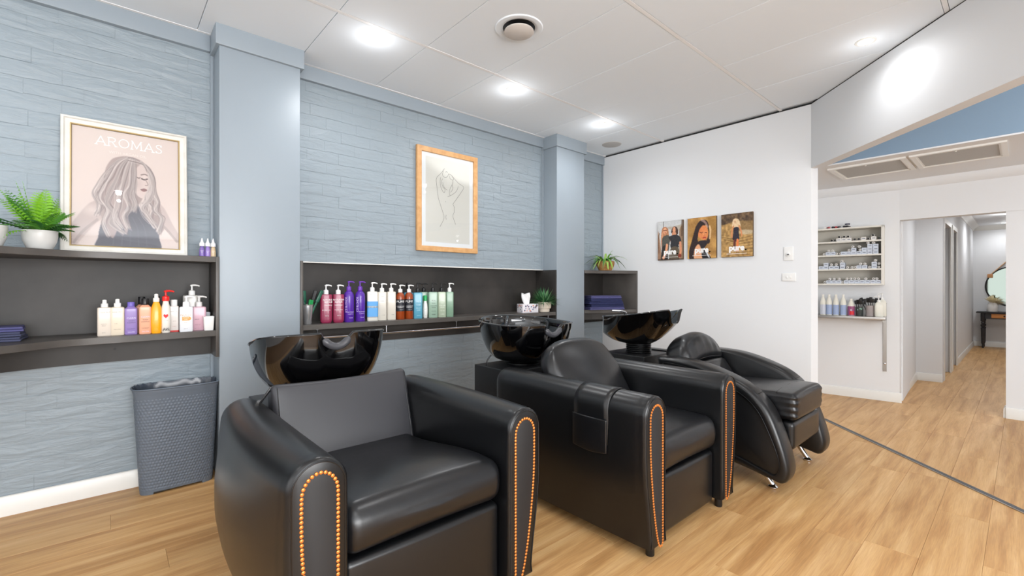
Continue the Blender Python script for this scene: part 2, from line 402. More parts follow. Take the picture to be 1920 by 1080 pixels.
# ---- ceiling: slab, tiles, grid bars
ceiling = struct(MB().box(-2.5, -3.5, ZC + 0.012, 5.0, YW + .2, ZC + 0.1).build('ceiling', CEIL, smooth=False))
def tile_me(w_, h_):
    mb = MB(); g = 0.0022; rings = [[(g + q, g + q, z), (w_ - g - q, g + q, z), (w_ - g - q, h_ - g - q, z), (g + q, h_ - g - q, z)] for z, q in ((0.012, 0), (0.0015, 0), (0, 0.0015))]
    mb.loft(rings); o = mb.build('ceiling_tile', CEIL, smooth=False); me = o.data; bpy.data.objects.remove(o); return me
xs = [0.432 + 0.6096 * k for k in range(-4, 8)] ; ys = [-3.35, -2.13, -0.91, 0.31, 1.53, 2.75, 3.60]
tms = {}
for i in range(len(xs) - 1):
    for j in range(len(ys) - 1):
        w_ = min(xs[i + 1], XW) - xs[i]; h_ = ys[j + 1] - ys[j] - 0.024
        if w_ < 0.02: continue
        key = (round(w_, 3), round(h_, 3))
        if key not in tms: tms[key] = tile_me(w_, h_)
        o = bpy.data.objects.new('ceiling_tile', tms[key]); COL.objects.link(o); o.parent = ceiling
        o.location = (xs[i], ys[j] + 0.012, ZC + RND.uniform(-0.0006, 0.001)); o.rotation_euler = (R(RND.uniform(-.06, .06)), R(RND.uniform(-.08, .08)), 0)
for yv in ys[1:-1]: MB().box(-2.5, yv - 0.0115, ZC - 0.001, XW, yv + 0.0115, ZC + 0.012).build('grid_bar', TBAR, ceiling, smooth=False)
MB().box(-2.5, YW - 0.05, ZC - 0.002, XW, YW - 0.028, ZC + 0.012).build('grid_bar', TBAR, ceiling, smooth=False)

# ---- back and left sides of the room behind the camera, with window openings
wb = MB(); wb.box(-2.5, -3.6, 0, -1.6, -3.5, ZC); wb.box(2.0, -3.6, 0, 5.0, -3.5, ZC); wb.box(-1.6, -3.6, 0, 2.0, -3.5, .5); wb.box(-1.6, -3.6, 2.5, 2.0, -3.5, ZC)
struct(wb.build('wall_back', WHITE, smooth=False))
wl = MB(); wl.box(-2.6, -3.5, 0, -2.5, -0.7, ZC); wl.box(-2.6, 2.5, 0, -2.5, YW + .2, ZC); wl.box(-2.6, -.7, 0, -2.5, 2.5, .5); wl.box(-2.6, -.7, 2.5, -2.5, 2.5, ZC)
struct(wl.build('wall_left', WHITE, smooth=False))
# ---- second room
XB = 4.905; ZL = 2.33; SD = (-.1406, .990); SN = (-.990, -.1406); SP = (6.212, .869)
def W2(u, dep): return (SP[0] + u * SD[0] + dep * SN[0], SP[1] + u * SD[1] + dep * SN[1])
struct(MB().box(XB, -3.5, ZL + 0.0, XB + 0.06, YW + .2, 2.93).build('wall_bulkhead', BLUE2, smooth=False))
struct(MB().box(XB + .001, -3.5, ZL - .012, 6.5, YW + .2, ZL).build('ceiling_low', WHITE, smooth=False))
a0 = W2(0, 0); a1 = W2(2.6, 0); b1 = W2(2.6, -.12); 
ws = MB(); pts = [a0, a1, b1, (6.34, .87)]
ws.loft([[(p[0], p[1], z) for p in pts] for z in (0, ZL)]); struct(ws.build('wall_shelving', WHITE, smooth=False))
struct(MB().add([(SP[0], SP[1], 1.915), (6.22, -3.5, 1.915), (6.34, -3.5, 1.915), (6.34, SP[1], 1.915), (SP[0], SP[1], ZL), (6.22, -3.5, ZL), (6.34, -3.5, ZL), (6.34, SP[1], ZL)],
    [(0, 3, 2, 1), (4, 5, 6, 7), (0, 1, 5, 4), (1, 2, 6, 5), (2, 3, 7, 6), (3, 0, 4, 7)]).build('wall_header', WHITE, smooth=False))
struct(MB().box(6.222, -3.5, 0, 6.34, 0.114, 1.915).build('wall_right', WHITE, smooth=False))
# cornice of low ceiling
cn = MB()
for (xa, ya), (xb, yb) in (((W2(2.5, 0)), (W2(-.005, 0))), (((6.222, .9)), ((6.222, -3.4)))):
    dx, dy = xb - xa, yb - ya; l = math.hypot(dx, dy); nx, ny = dy / l, -dx / l
    if nx > 0: nx, ny = -nx, -ny
    prof = [(0, 0), (0.012, 0), (0.03, 0.012), (0.055, 0.04), (0.07, 0.07), (0.07, 0.085), (0, 0.085)]
    cn.loft([[(px_ + nx * d, py_ + ny * d, ZL - 0.085 + h - .012) for d, h in prof] for px_, py_ in ((xa, ya), (xb, yb))])
struct(cn.build('trim_10', WHITE, angle=30))
# ---- hallway
hw = MB(); hw.loft([[(x_, y_, z) for x_, y_ in ((6.33, .86), (6.33, 1.0), (8.1, 1.0), (8.1, .69), (7.93, .69), (7.90, .94))] for z in (0, 2.45)])
struct(hw.build('wall_hall_near', WHITE, smooth=False))
hw = MB(); hw.box(8.1, .70, 2.05, 8.95, .82, 2.45); hw.box(8.95, .70, 0, 9.15, .82, 2.45); hw.box(9.15, .70, 2.05, 9.85, .82, 2.45); hw.box(9.85, .70, 0, 13.4, .82, 2.45)
hw.box(8.1, 1.3, 0, 13.4, 1.36, 2.45); hw.box(8.1, .9, 0, 8.14, 1.3, 2.45); hw.box(9.03, .82, 0, 9.07, 1.3, 2.45); hw.box(9.86, .82, 0, 9.9, 1.3, 2.45)
struct(hw.build('wall_hall_side', WHITE, smooth=False))
struct(MB().box(13.35, -1.6, 0, 13.45, 1.36, 2.45).build('wall_hall_end', WHITE, smooth=False))
struct(MB().box(6.34, -1.6, 2.45, 13.5, 1.36, 2.5).build('ceiling_hall', WHITE, smooth=False))
struct(MB().box(6.34, -1.7, 0, 13.5, -1.6, 2.5).build('wall_hall_right', WHITE, smooth=False))
for i, (xa, xb) in enumerate(((8.1, 8.95), (9.15, 9.85))):   # door casings
    t = MB(); t.box(xa - .0, .685, 0, xa + .06, .70, 2.11); t.box(xb - .06, .685, 0, xb, .70, 2.11); t.box(xa + .06, .685, 2.05, xb - .06, .70, 2.11)
    struct(t.build('door_%d' % (i + 1), TRIM, smooth=False))
t = MB(); t.loft([[(x_, .70 - d, 2.45 - h) for d, h in ((0, 0), (.09, 0), (.075, .012), (.03, .05), (.012, .085), (0, .09))] for x_ in (8.1, 13.35)])
t.loft([[(13.35 - d, y_, 2.45 - h) for d, h in ((0, 0), (.09, 0), (.075, .012), (.03, .05), (.012, .085), (0, .09))] for y_ in (.70, -1.6)])
struct(t.build('trim_11', TRIM, angle=30))
# ---- baseboards
def skirting(name, pts, h=0.10, th=0.016):
    """pts in order, the room on the right-hand side of travel"""
    mb = MB()
    for (xa, ya), (xb, yb) in zip(pts[:-1], pts[1:]):
        dx, dy = xb - xa, yb - ya; l = math.hypot(dx, dy); nx, ny = dy / l, -dx / l; ex, ey = dx / l * th, dy / l * th
        mb.loft([[(px_ + nx * d, py_ + ny * d, z) for d, z in ((-.002, 0), (th, 0), (th, h - .02), (th * .55, h - .004), (th * .2, h), (-.002, h))] for px_, py_ in ((xa, ya), (xb, yb))])
    return struct(mb.build(name, TRIM, angle=30))
skirting('baseboard_blue_near', [(-2.5, YW - .001), (.508, YW - .001)], 0.105)
skirting('baseboard_blue_middle', [(1.013, YW - .001), (3.665, YW - .001)], 0.105)
skirting('baseboard_white', [(XW, YW), (XW, 1.284), (4.85, 1.253)], 0.10)
skirting('baseboard_shelving', [W2(2.4, 0), W2(-.016, 0)], 0.10)
skirting('baseboard_hall_near', [(6.215, .885), (7.902, .942), (7.925, .69)], 0.10)
skirting('baseboard_hall_middle', [(8.96, .70), (9.14, .70)], .10)
skirting('baseboard_hall_side', [(9.86, .70), (13.35, .70), (13.35, -1.6)], 0.10)
skirting('baseboard_right', [(6.34, .114), (6.222, .114), (6.222, -3.4)], 0.10)

# ---- downlights
LAMP = M('lamp_disc', (1, 0.98, 0.95, 1), 0.5, emis=14)
def downlight(x, y, z, label, power=None, group=None, r=0.045):
    t = thing('downlight', label, 'ceiling light', (x, y, z), 0, group)
    MB().lathe([(r - .002, 0.004), (r - .002, -0.004), (r + .004, -.006), (r + .014, -0.003), (r + .015, 0.0005)], 28, cap=False).build('rim', TRIM, t)
    MB().lathe([(0.001, -0.0025), (r - .003, -0.0025), (r - .003, 0.002)], 24).build('lens', LAMP, t)
    downlight_or_fill(x, y, z - 0.03, power)
    return t
downlight(1.33, 2.874, ZC, 'round white downlight nearest the left pillar, over the first basin')
downlight(2.554, 2.864, ZC, 'round white downlight second in the row, above the framed line drawing')
downlight(3.783, 2.87, ZC, 'round white downlight in the corner beside the flush speaker')
downlight(3.841, 0.715, ZC, 'round white downlight beside the slanting white soffit', 9)
for (x_, y_) in ((-1.1, 2.874), (1.5, 0.7), (0.1, -0.4), (-1.1, 0.7), (2.3, -1.6)):  # unseen ceiling lights added for even fill
    downlight(x_, y_, ZC, 'added round white downlight outside the picture, for even fill', group='added fill downlights outside the picture')
downlight(11.36, 0.233, 2.45, 'round downlight in the hallway ceiling, the nearer of the two', 34)
downlight(12.95, 0.25, 2.45, 'round downlight in the hallway ceiling, the farther, near the mirror wall', 14)
for q in ((5.6, -.9, ZL - .03, 20), (7.2, .0, 2.4, 42), (5.5, 2.4, ZL - .03, 14), (9.2, -.1, 2.4, 44), (4.5, -.6, 2.84, 10)): downlight_or_fill(*q)  # fill spots added without fixtures to brighten second room and hallway

# ---- round air diffuser, flush speaker, return-air grilles
t = thing('air_diffuser', 'round white ceiling air diffuser between the downlights', 'vent', (1.976, 2.158, ZC))
MB().lathe([(0.155, 0.0005), (0.15, -0.006), (0.125, -0.008), (0.108, -0.001), (0.105, 0.004)], 40, cap=False).build('rim', CEIL, t)
MB().lathe([(0.104, -0.0005), (0.001, -0.0006)], 32).build('duct_opening', BLACK, t)
MB().lathe([(0.001, -0.016), (0.085, -0.016), (0.094, -0.020), (0.096, -0.026), (0.09, -0.031), (0.001, -0.033)], 40).build('disc', M('disc_warm_white', rgb(214, 208, 202), .6), t)
for a in range(3): MB().box(-.004, -.004, -.018, .004, .004, 0, Matrix.Translation((.05 * math.cos(a * 2.1), .05 * math.sin(a * 2.1), 0))).build('spacer', BLACK, t)
t = thing('ceiling_speaker', 'round flush grey speaker grille in the ceiling corner', 'speaker', (4.407, 3.206, ZC))
MB().lathe([(0.001, -0.004), (0.10, -0.004), (0.108, -0.003), (0.112, 0.001)], 36).build('grille', M('speaker_cloth', rgb(190, 189, 187), .8, bump=(400, .3, .001)), t)
GRM = M('grille_mesh', rgb(186, 184, 180), 0.7, bump=(900, .5, .001))
def grille(x0, y0, x1, y1, label):
    t = thing('return_air_grille', label, 'vent', (x0, y0, ZL - .012), 0)
    w_, h_ = x1 - x0, y1 - y0; f = MB()
    for a in ((-.035, -.035, w_ + .035, 0), (-.035, h_, w_ + .035, h_ + .035), (-.035, 0, 0, h_), (w_, 0, w_ + .035, h_)): f.box(a[0], a[1], -.014, a[2], a[3], 0)
    for a in ((0, 0, w_, .012), (0, h_ - .012, w_, h_), (0, .012, .012, h_ - .012), (w_ - .012, .012, w_, h_ - .012)): f.box(a[0], a[1], -.008, a[2], a[3], 0)
    f.build('frame', TRIM, t, smooth=False)
    MB().box(.012, .012, -.003, w_ - .012, h_ - .012, -.0005).build('backing', GRM, t, smooth=False)
    sl = MB(); n = 34
    for i in range(n):
        xx = .014 + (w_ - .028) * (i + .5) / n; sl.box(xx - .004, .012, -.007, xx + .004, h_ - .012, -.003)
    tag(sl.build('slats', GRM, t, smooth=False), kind='stuff')
    MB().lathe([(.001, -.02), (.006, -.019), (.007, -.014)], 10, (w_ * .02, h_ * .5, 0)).build('latch', TRIM, t)
grille(5.07, 0.70, 5.57, 1.19, 'grey return-air grille in the low ceiling, next to the soffit end')
grille(5.07, 0.12, 5.57, 0.61, 'grey return-air grille in the low ceiling, the right one toward the frame edge')
# ================================================================ DARK SHELVING
def board(name, outline, z0, z1, mat, parent, label=None):
    mb = MB(); o2 = inset(outline, 0.0015)
    mb.loft([[(x, y, z) for x, y in pts] for z, pts in ((z0, o2), (z0 + .0015, outline), (z1 - .0015, outline), (z1, o2))])
    o = mb.build(name, mat, parent, angle=30)
    if label: o['label'] = label
    return o
Zs0, Zs1 = 0.907, 0.9437; Zt0, Zt1 = 1.3727, 1.4075
# near unit (left of the first pillar) with a front edge that curves out towards the left
u1 = thing('wall_shelf', 'charcoal built-in shelf unit left of the first pillar, front edge curving outward', 'shelf', (0, 0, 0))
def front_curve(y_end):
    c = spline([(-1.35, 2.62), (-.80, 2.80), (-.371, 3.135), (-.155, 3.292), (.10, 3.33), (.508, y_end)], 8)
    return c
fc = front_curve(3.385)
for nm, z0, z1 in (('shelf_board', Zs0, Zs1), ('top_board', Zt0, Zt1)):
    board(nm, [(x, y) for x, y in fc] + [(.508, 3.655), (-1.35, 3.655)], z0, z1, DARKEDGE, u1)
MB().box(-1.35, 3.652, Zs1, .508, 3.668, Zt0).build('back_panel', DARKLAM, u1, smooth=False)
ap = MB(); fa = [(x, y + .0) for x, y in spline([(-1.35, 3.1), (-.80, 3.3), (-.35, 3.52), (-.05, 3.575), (.2, 3.582), (.508, 3.585)], 8)]
ap.loft([[(x, y, z) for x, y in fa] + [(.508, 3.601, z), (-1.35, 3.601, z)] for z in (.775, Zs0 + .001)])
ap.build('apron_panel', DARKLAM, u1, angle=30)
MB().lathe([(.001, -.003), (.006, -.002), (.007, .001)], 10, mat=Matrix.Translation((.03, 3.572, .85)) @ Matrix.Rotation(R(90), 4, 'X')).build('screw_cap', BLACK, u1)
MB().rbox(.508, 3.38, .775, .5265, 3.655, Zt1, .001, 1).build('side_panel', DARKEDGE, u1, angle=30)
# middle unit between the pillars
u2 = thing('wall_shelf', 'long charcoal recessed shelf between the two pillars, with towel rail', 'shelf', (0, 0, 0))
board('shelf_board', [(1.031, 3.392), (3.647, 3.392), (3.647, 3.71), (1.031, 3.71)], Zs0, Zs1, DARKEDGE, u2)
MB().box(1.015, 3.700, Zs1, 3.663, 3.728, 1.4005).build('back_panel', DARKLAM, u2, smooth=False)
MB().box(1.031, 3.588, .765, 3.647, 3.6045, Zs0).build('apron_panel', DARKLAM, u2, smooth=False)
for xx in (1.5, 2.05, 2.62): MB().lathe([(.001, -.003), (.005, -.002), (.006, .001)], 10, mat=Matrix.Translation((xx, 3.70, 1.352)) @ Matrix.Rotation(R(90), 4, 'X')).build('screw_cap', BLACK, u2)
MB().rbox(1.0135, 3.384, .765, 1.031, 3.70, 1.4005, .001, 1).build('side_panel', DARKEDGE, u2, angle=30)
MB().rbox(3.647, 3.392, .765, 3.6645, 3.70, 1.4005, .001, 1).build('side_panel', DARKLAM, u2, angle=30)
rail = thing('towel_rail', 'chrome towel rail hanging under the long middle shelf', 'rail', (0, 0, 0))
MB().tube([(1.12, 3.42, .845), (3.60, 3.42, .845)], .009, 12).build('bar', CHROME, rail)
for xx in (1.14, 1.68, 2.36, 2.98, 3.56):
    MB().tube([(xx, 3.42, .850), (xx, 3.42, .9068)], .004, 8).lathe([(.012, -.003), (.012, 0)], 14, (xx, 3.42, .9068)).build('bracket', CHROME, rail)
# corner unit
u3 = thing('wall_shelf', 'small charcoal open shelf in the corner, beside the white wall', 'shelf', (0, 0, 0))
oc = [(4.132, 3.385)] + spline([(4.132, 3.385), (4.3, 3.325), (4.52, 3.20), (4.735, 3.088)], 5)[1:] + [(4.735, 3.60), (4.132, 3.60)]
board('shelf_board', oc, Zs0, Zs1, DARKEDGE, u3); board('top_board', oc, Zt0, Zt1, DARKEDGE, u3)
MB().box(4.132, 3.585, .775, 4.735, 3.6005, Zt0).build('back_panel', DARKLAM, u3, smooth=False)
MB().box(4.132, 3.40, .775, 4.1445, 3.585, Zt0).build('side_panel', DARKLAM, u3, smooth=False)
MB().rbox(4.735, 3.085, .775, 4.7585, 3.6005, Zt1, .001, 1).build('side_panel', DARKEDGE, u3, angle=30)
ap = MB(); ap.loft([[(x, y + .03, z) for x, y in oc[:-2]] + [(4.735, oc[-3][1] + .045, z), (4.145, 3.43, z)] for z in (.83, Zs0 + .001)]); ap.build('apron_panel', DARKLAM, u3, angle=30)

# ================================================================ CHAIRS
def sm(t): t = min(max(t, 0), 1); return t * t * (3 - 2 * t)
def armchair(name, label, cx, yf, hw, L, B, seat, back, studs_single, cat='chair'):
    """wash lounge: hw = half distance between arm centres, L = arm length, B = outward bulge of the arms"""
    t = thing(name, label, cat, (cx, yf, 0))
    def sec(sd, bl, ins=0.0):
        def ox(z): return -(.040 + .045 * sm((z - .03) / .45)) - bl * math.sin(math.pi * min(max((z - .0) / .74, 0), 1)) ** .8
        o = ox(.65); xc = (.085 + o) / 2; rx = (.085 - o) / 2; P = []
        for i in range(10): P.append((.085, .06 + .59 * i / 10))
        for i in range(15): a = math.pi * i / 14; P.append((xc + rx * math.cos(a), .65 + .085 * math.sin(a)))
        for i in range(1, 15): z = .65 - .59 * i / 14; P.append((ox(z), z))
        if ins: P = inset(P, ins)
        return [(sd * x, z) for x, z in P]
    for sd in (-1, 1):
        # sd=-1: right arm mirrored; the arm's local inner side faces the seat
        ac = -hw if sd == 1 else hw
        rings = []
        for y, ins in ((0.0, .012), (.003, .005), (.010, .001), (.018, 0), (.030, .0012), (.042, 0), (.06, 0), (.12, 0), (.2, 0), (.3, 0), (.42, 0), (.54, 0), (.66, 0), (.78, 0), (L - .08, 0), (L - .04, .003), (L - .015, .012), (L, .03)):
            P = sec(sd, B * math.sin(math.pi * min(y / L, 1)) ** .8, ins)
            if .012 < y < .05:
                c0 = (P[17][0] + P[17][0]) / 2
                P = [(x * 1.0, z) if not (9 < k < 28) else (x + .0016 * math.sin(k * 2.6), z + .0022 * math.cos(k * 2.6)) for k, (x, z) in enumerate(P)]
            rings.append([(ac + x, y, z) for x, z in P])
        arm = MB().loft(rings).build('arm', LEATHER, t, angle=60)
        # front face panel with studs
        side = [(-.036, .075), (-.026, .2), (-.048, .35), (-.060, .48), (-.062, .6)]
        loop = [(.062, .07)] + [(.064, .07 + .56 * i / 8) for i in range(1, 9)]
        arch = [(.001 + .063 * math.cos(a), .64 + .064 * math.sin(a)) for a in [math.pi * i / 12 for i in range(1, 12)]]
        outer = [(x, z) for x, z in ((-.062, .63), (-.062, .55), (-.058, .46), (-.046, .36), (-.026, .24), (-.002, .14), (.022, .075))]
        lp = [(.004 + (x - .004) * .80, .06 + (z - .06) * .985) for x, z in loop + arch + outer + [(.042, .06)]]
        pan = inset(lp, .004)
        MB().loft([[(ac + sd * x, y, z) for x, z in q] for y, q in ((-.0012, inset(lp, .006)), (-.0004, pan), (.006, pan))]).build('front_panel', PANELF, arm, angle=30)
        edge = [(ac + sd * x * sd, -.0, z) for x, z in sec(sd, 0, .010)]
        edge = [(ac + x, .0, z) for x, z in sec(sd, 0, .0105)]
        MB().tube(edge, .0022, 6).build('piping', LEATHER, arm)
        # studs spaced along the loop
        pth = spline(lp, 10, True); pth.append(pth[0]); d = [0]
        for a, b in zip(pth[:-1], pth[1:]): d.append(d[-1] + math.hypot(b[0] - a[0], b[1] - a[1]))
        step = .0127; n = int(d[-1] / step); k = 0; pos = []
        for i in range(n):
            s_ = d[-1] * i / n
            while d[k + 1] < s_: k += 1
            f = (s_ - d[k]) / max(d[k + 1] - d[k], 1e-9); x = pth[k][0] * (1 - f) + pth[k + 1][0] * f; z = pth[k][1] * (1 - f) + pth[k + 1][1] * f
            pos.append((ac + sd * x, z))
        prof = [(.0060, 0), (.0054, .0020), (.0030, .0034), (.0007, .0038)]
        if studs_single:
            if 'stud' not in _tc:
                o = MB().lathe(prof, 8, mat=Matrix.Rotation(R(90), 4, 'X')).build('stud', STUD); _tc['stud'] = o.data; bpy.data.objects.remove(o)
            for x, z in pos:
                o = bpy.data.objects.new('stud', _tc['stud']); COL.objects.link(o); o.parent = arm; o.location = (x, -.0008, z)
        else:
            mb = MB()
            for x, z in pos: mb.lathe(prof, 8, mat=Matrix.Translation((x, -.0008, z)) @ Matrix.Rotation(R(90), 4, 'X'))
            tag(mb.build('stud_row', STUD, arm), kind='stuff')
        MB().lathe([(.018, 0), (.02, .004), (.02, .062)], 16, (ac + sd * .03, .05, 0)).build('foot', PLASTICB, t)
        MB().lathe([(.018, 0), (.02, .004), (.02, .062)], 16, (ac + sd * .03, L - .1, 0)).build('foot', PLASTICB, t)
    iw = hw - .086
    z0, z1, drop = seat
    def fseat(x, y, z):
        k = (1 - (x / iw) ** 2) * max(0, 1 - ((y - .35) / .40) ** 2)
        z2 = z + (.022 * k if z > (z0 + z1) / 2 else -.004 * k) - drop * sm((y - .1) / .6)
        z2 -= (.018 * math.cos(x / iw * 1.5) * sm((.16 - y) / .16)) if z > (z0 + z1) / 2 else (-.012 * math.cos(x / iw * 2.2) * sm((.1 - y) / .1))
        return (x, y - .014 * math.exp(-((z - (z0 + z1) / 2) / .05) ** 2) * sm((.2 - y) / .2), z2)
    MB().rbox(-iw, .035, z0, iw, .78, z1, .05, 6, (12, 10, 4), fseat).build('seat', LEATHER2, t, angle=80)
    def fpan(x, y, z): return (x, y - .012 * (1 - (x / iw) ** 2) * math.sin(math.pi * (z - .04) / (z0 - .04)), z)
    MB().rbox(-iw + .006, .05, .045, iw - .006, .13, z0 - .012, .022, 4, (10, 1, 8), fpan).build('footrest', LEATHER, t, angle=80)
    MB().box(-iw + .01, .14, .06, iw - .01, .86, z0 - .004).build('base', BLACK, t, smooth=False)
    back(t, iw)
    return t
def back_square(t, iw):
    def f(x, y, z):   # local: x width, y thickness, z height, then recline
        u = z / .44; bow = -.012 * math.sin(math.pi * u) * (1 - (x / .34) ** 2)
        zz = z + (-.012 * (1 - (x / .33) ** 2) + .006) * sm((u - .8) / .2)
        yy = y + bow; a = R(17); w_ = 1 - .035 * (1 - sm(u / .3))
        return (x * w_, .745 + yy * math.cos(a) + zz * math.sin(a), .355 + zz * math.cos(a) - yy * math.sin(a))
    b = MB().rbox(-.318, -.05, 0, .322, .06, .445, .028, 5, (14, 2, 12), f).build('backrest', M('charcoal_leather', rgb(50, 50, 54), .42, bump=(420, .10, .0012), spec=.5), t, angle=80)
    for sx in (-1, 1):
        MB().tube([f(sx * .300 + .002, -.0495, z) for z in (.03, .1, .2, .3, .38, .425)], .0022, 6).build('piping', LEATHER, b)
    MB().tube([(-.392, .765, .722), (-.382, .78, .738), (-.36, .81, .742), (-.31, .87, .775)], [.012, .012, .006, .006], 8).build('hinge', PLASTICB, t)
def back_round(t, iw):
    W_ = iw + .0
    def f(x, y, z):
        u = z / .46; hw_ = (iw if u < .3 else iw * (1 + .05 * sm((u - .3) / .3) - max(0, (u - .5) / .5) ** 3 * .20))
        hw_ *= 1.0; x2 = x / iw * hw_; zz = z - .055 * (abs(x / iw) ** 3) * sm((u - .35) / .65)
        pf = .045 * (1 - (x / iw) ** 2) * math.sin(math.pi * min(max(u * .95 + .05, 0), 1)) ** .7
        yy = y - (pf if y < 0 else -pf * .3); a = R(29)
        return (x2 - .045 * sm(u), .575 + yy * math.cos(a) + zz * math.sin(a), .475 + zz * math.cos(a) - yy * math.sin(a))
    MB().rbox(-iw, -.055, 0, iw, .055, .475, .05, 6, (14, 2, 14), f).build('backrest', LEATHER2, t, angle=80)
    MB().tube([(-iw + .0, .70, .66), (-iw + .01, .765, .76), (-iw + .03, .80, .80)], .010, 8).build('hinge', PLASTICB, t)
c1 = armchair('wash_chair', 'nearest black leather wash chair, copper studs, squared low backrest', .844, 1.32, .398, .98, .082, (.385, .545, .06), back_square, True)
c2 = armchair('wash_chair', 'middle black leather wash chair with rounded backrest and pocket on its arm', 2.19, 1.08, .378, 1.03, .012, (.338, .515, .0), back_round, False)
# pouch draped over the left arm of the middle chair
pk = MB(); rows = []
def arm_path():
    P = []
    def ox(z): return -(.040 + .045 * sm((z - .03) / .45)) - .0105 * math.sin(math.pi * z / .74) ** .8
    for z in (.49, .52, .56, .60, .63): P.append((ox(z) - .003, z))
    xc = (.085 + ox(.65)) / 2; rx = (.085 - ox(.65)) / 2 + .003
    for i in range(0, 13): a = math.pi - math.pi * i / 12; P.append((xc + rx * math.cos(a), .65 + .088 * math.sin(a)))
    for z in (.62, .58): P.append((.088, z))
    return P
P = arm_path(); y0_, y1_ = .19, .395
rows = []
for (x, z) in P: rows.append([(-.378 + x, y0_ + (y1_ - y0_) * i / 6 + (.0015 * math.sin(z * 40)), z) for i in range(7)])
vs = [p for r in rows for p in r]; fs = [(i * 7 + j, i * 7 + j + 1, (i + 1) * 7 + j + 1, (i + 1) * 7 + j) for i in range(len(rows) - 1) for j in range(6)]
pouch = tag(MB().add(vs, fs).build('arm_pouch', LEATHER, None, (2.19, 1.08, 0), angle=80), 'black leather pocket strap draped over the left arm of the middle wash chair', 'pouch')
sol = pouch.modifiers.new('thickness', 'SOLIDIFY'); sol.thickness = .003; sol.offset = 0
pp = MB().rbox(-.378 - .108, y0_ + .002, .452, -.378 - .098, y1_ - .002, .605, .005, 2, (1, 6, 6), lambda x, y, z: (x - .006 * math.sin(math.pi * (y - y0_) / .205) * sm((z - .45) / .05), y, z - .012 * math.sin(math.pi * (y - y0_) / .205) * (1 - sm((z - .455) / .1))))
pp.build('pocket', LEATHER2, pouch, angle=80)
MB().tube([(-.378 - .1095, y0_ + .004 + (y1_ - y0_ - .008) * i / 6, .604) for i in range(7)], .0018, 6).build('piping', LEATHER, pouch)

# curved chair
c3 = thing('wash_chair', 'far black leather wash chair with curved sweeping arms and chrome legs', 'chair', (3.345, .9, 0))
out3 = [(.835, .700), (.80, .722), (.66, .722), (.55, .712), (.42, .682), (.27, .628), (.17, .562), (.10, .475), (.05, .360), (.008, .225), (-.004, .135), (.028, .072), (.09, .078), (.22, .104), (.35, .125), (.50, .17), (.62, .26), (.72, .40), (.79, .55)]
o3 = spline(out3, 4, True)
o3 = [(y, z) for y, z in o3]
for sd in (-1, 1):
    xo, xi = .435, .275
    rings = []
    def ins3(d):
        cy_, cz_ = .40, .42; return [(y + (cy_ - y) * d * 1.25 / math.hypot(cy_ - y, cz_ - z), z + (cz_ - z) * d * 1.25 / math.hypot(cy_ - y, cz_ - z)) for y, z in o3]
    def shp(d, x): return [(sd * x, y, z) for y, z in ins3(d)]
    for x, d in ((xi, .03), (xi + .006, .014), (xi + .02, .004), (xi + .04, 0), (xo - .04, 0), (xo - .018, .004), (xo - .004, .014), (xo, .028), (xo - .002, .046), (xo - .012, .05), (xo - .012, .055), (xo - .008, .075)):
        rings.append(shp(d, x))
    arm = MB().loft(rings).build('arm', LEATHER, c3, angle=50)
    MB().tube([(sd * (xo - .001), y, z) for y, z in ins3(.047)], .0028, 6).build('piping', LEATHER, arm)
    MB().tube([(sd * x, y, z) for x, y, z in ((xi + .008, .195, .560), (xi + .03, .180, .568), (xi + .08, .173, .569), (xo - .03, .180, .567), (xo - .002, .2, .55))], .0022, 6).build('seam', BLACK, arm)
    for yy in (.20, .72):
        lg = MB(); s0 = -1 if yy < .5 else 1
        lg.tube([(sd * .33, yy, .155), (sd * .33, yy + s0 * .025, .11), (sd * .33, yy + s0 * .055, .06), (sd * .33, yy + s0 * .085, .018)], [.026, .02, .016, .015], 14)
        lg.lathe([(.022, 0), (.027, .004), (.027, .010), (.020, .016), (.014, .022)], 18, (sd * .33, yy + s0 * .088, 0)); lg.build('leg', CHROME, c3)
def f3(x, y, z):
    k = (1 - (x / .275) ** 2); zz = z + (.016 * k if z > .47 else 0) - .03 * sm((y - .1) / .5)
    cr = .004 * math.sin(z * 160 + x * 30) * sm((abs(x) - .2) / .07) * sm((.16 - y) / .1)
    return (x + cr * .6, y + cr - .006 * k * sm((.1 - y) / .1), zz)
MB().rbox(-.272, .005, .405, .272, .66, .565, .035, 5, (14, 10, 8), f3).build('seat', LEATHER2, c3, angle=80)
MB().tube([(-.262, .12, .5665), (-.15, .125, .5745), (0, .125, .5795), (.15, .125, .5745), (.262, .12, .5665)], .002, 6).build('seam', BLACK, c3)
MB().rbox(-.262, .02, .225, .262, .10, .398, .03, 4, (10, 1, 5)).build('footrest', LEATHER, c3, angle=80)
MB().box(-.255, .11, .16, .255, .66, .40).build('base', BLACK, c3, smooth=False)
def fb(x, y, z):
    a = R(33); k = 1 - (x / .27) ** 2; yy = y - (.03 * k if y < 0 else 0); return (x, .60 + yy * math.cos(a) + z * math.sin(a), .47 + z * math.cos(a) - yy * math.sin(a))
MB().rbox(-.27, -.06, 0, .27, .05, .21, .04, 5, (10, 2, 6), fb).build('backrest', LEATHER2, c3, angle=80)
def fh(x, y, z):
    a = R(25); k = max(0, 1 - (x / .27) ** 2); u = z / .25
    hwid = 1 - .20 * sm((u - .4) / .6); yy = y - .035 * k * math.sin(math.pi * min(1, u * .9 + .05)) * (1 if y < 0 else -.4); zz = z * (.80 + .20 * k) - .02 * (1 - k)
    pl = .004 * math.cos(x * 60) * math.exp(-((u - .45) / .25) ** 2)
    return (x * hwid - .01, .735 + (yy + pl) * math.cos(a) + zz * math.sin(a), .640 + zz * math.cos(a) - yy * math.sin(a))
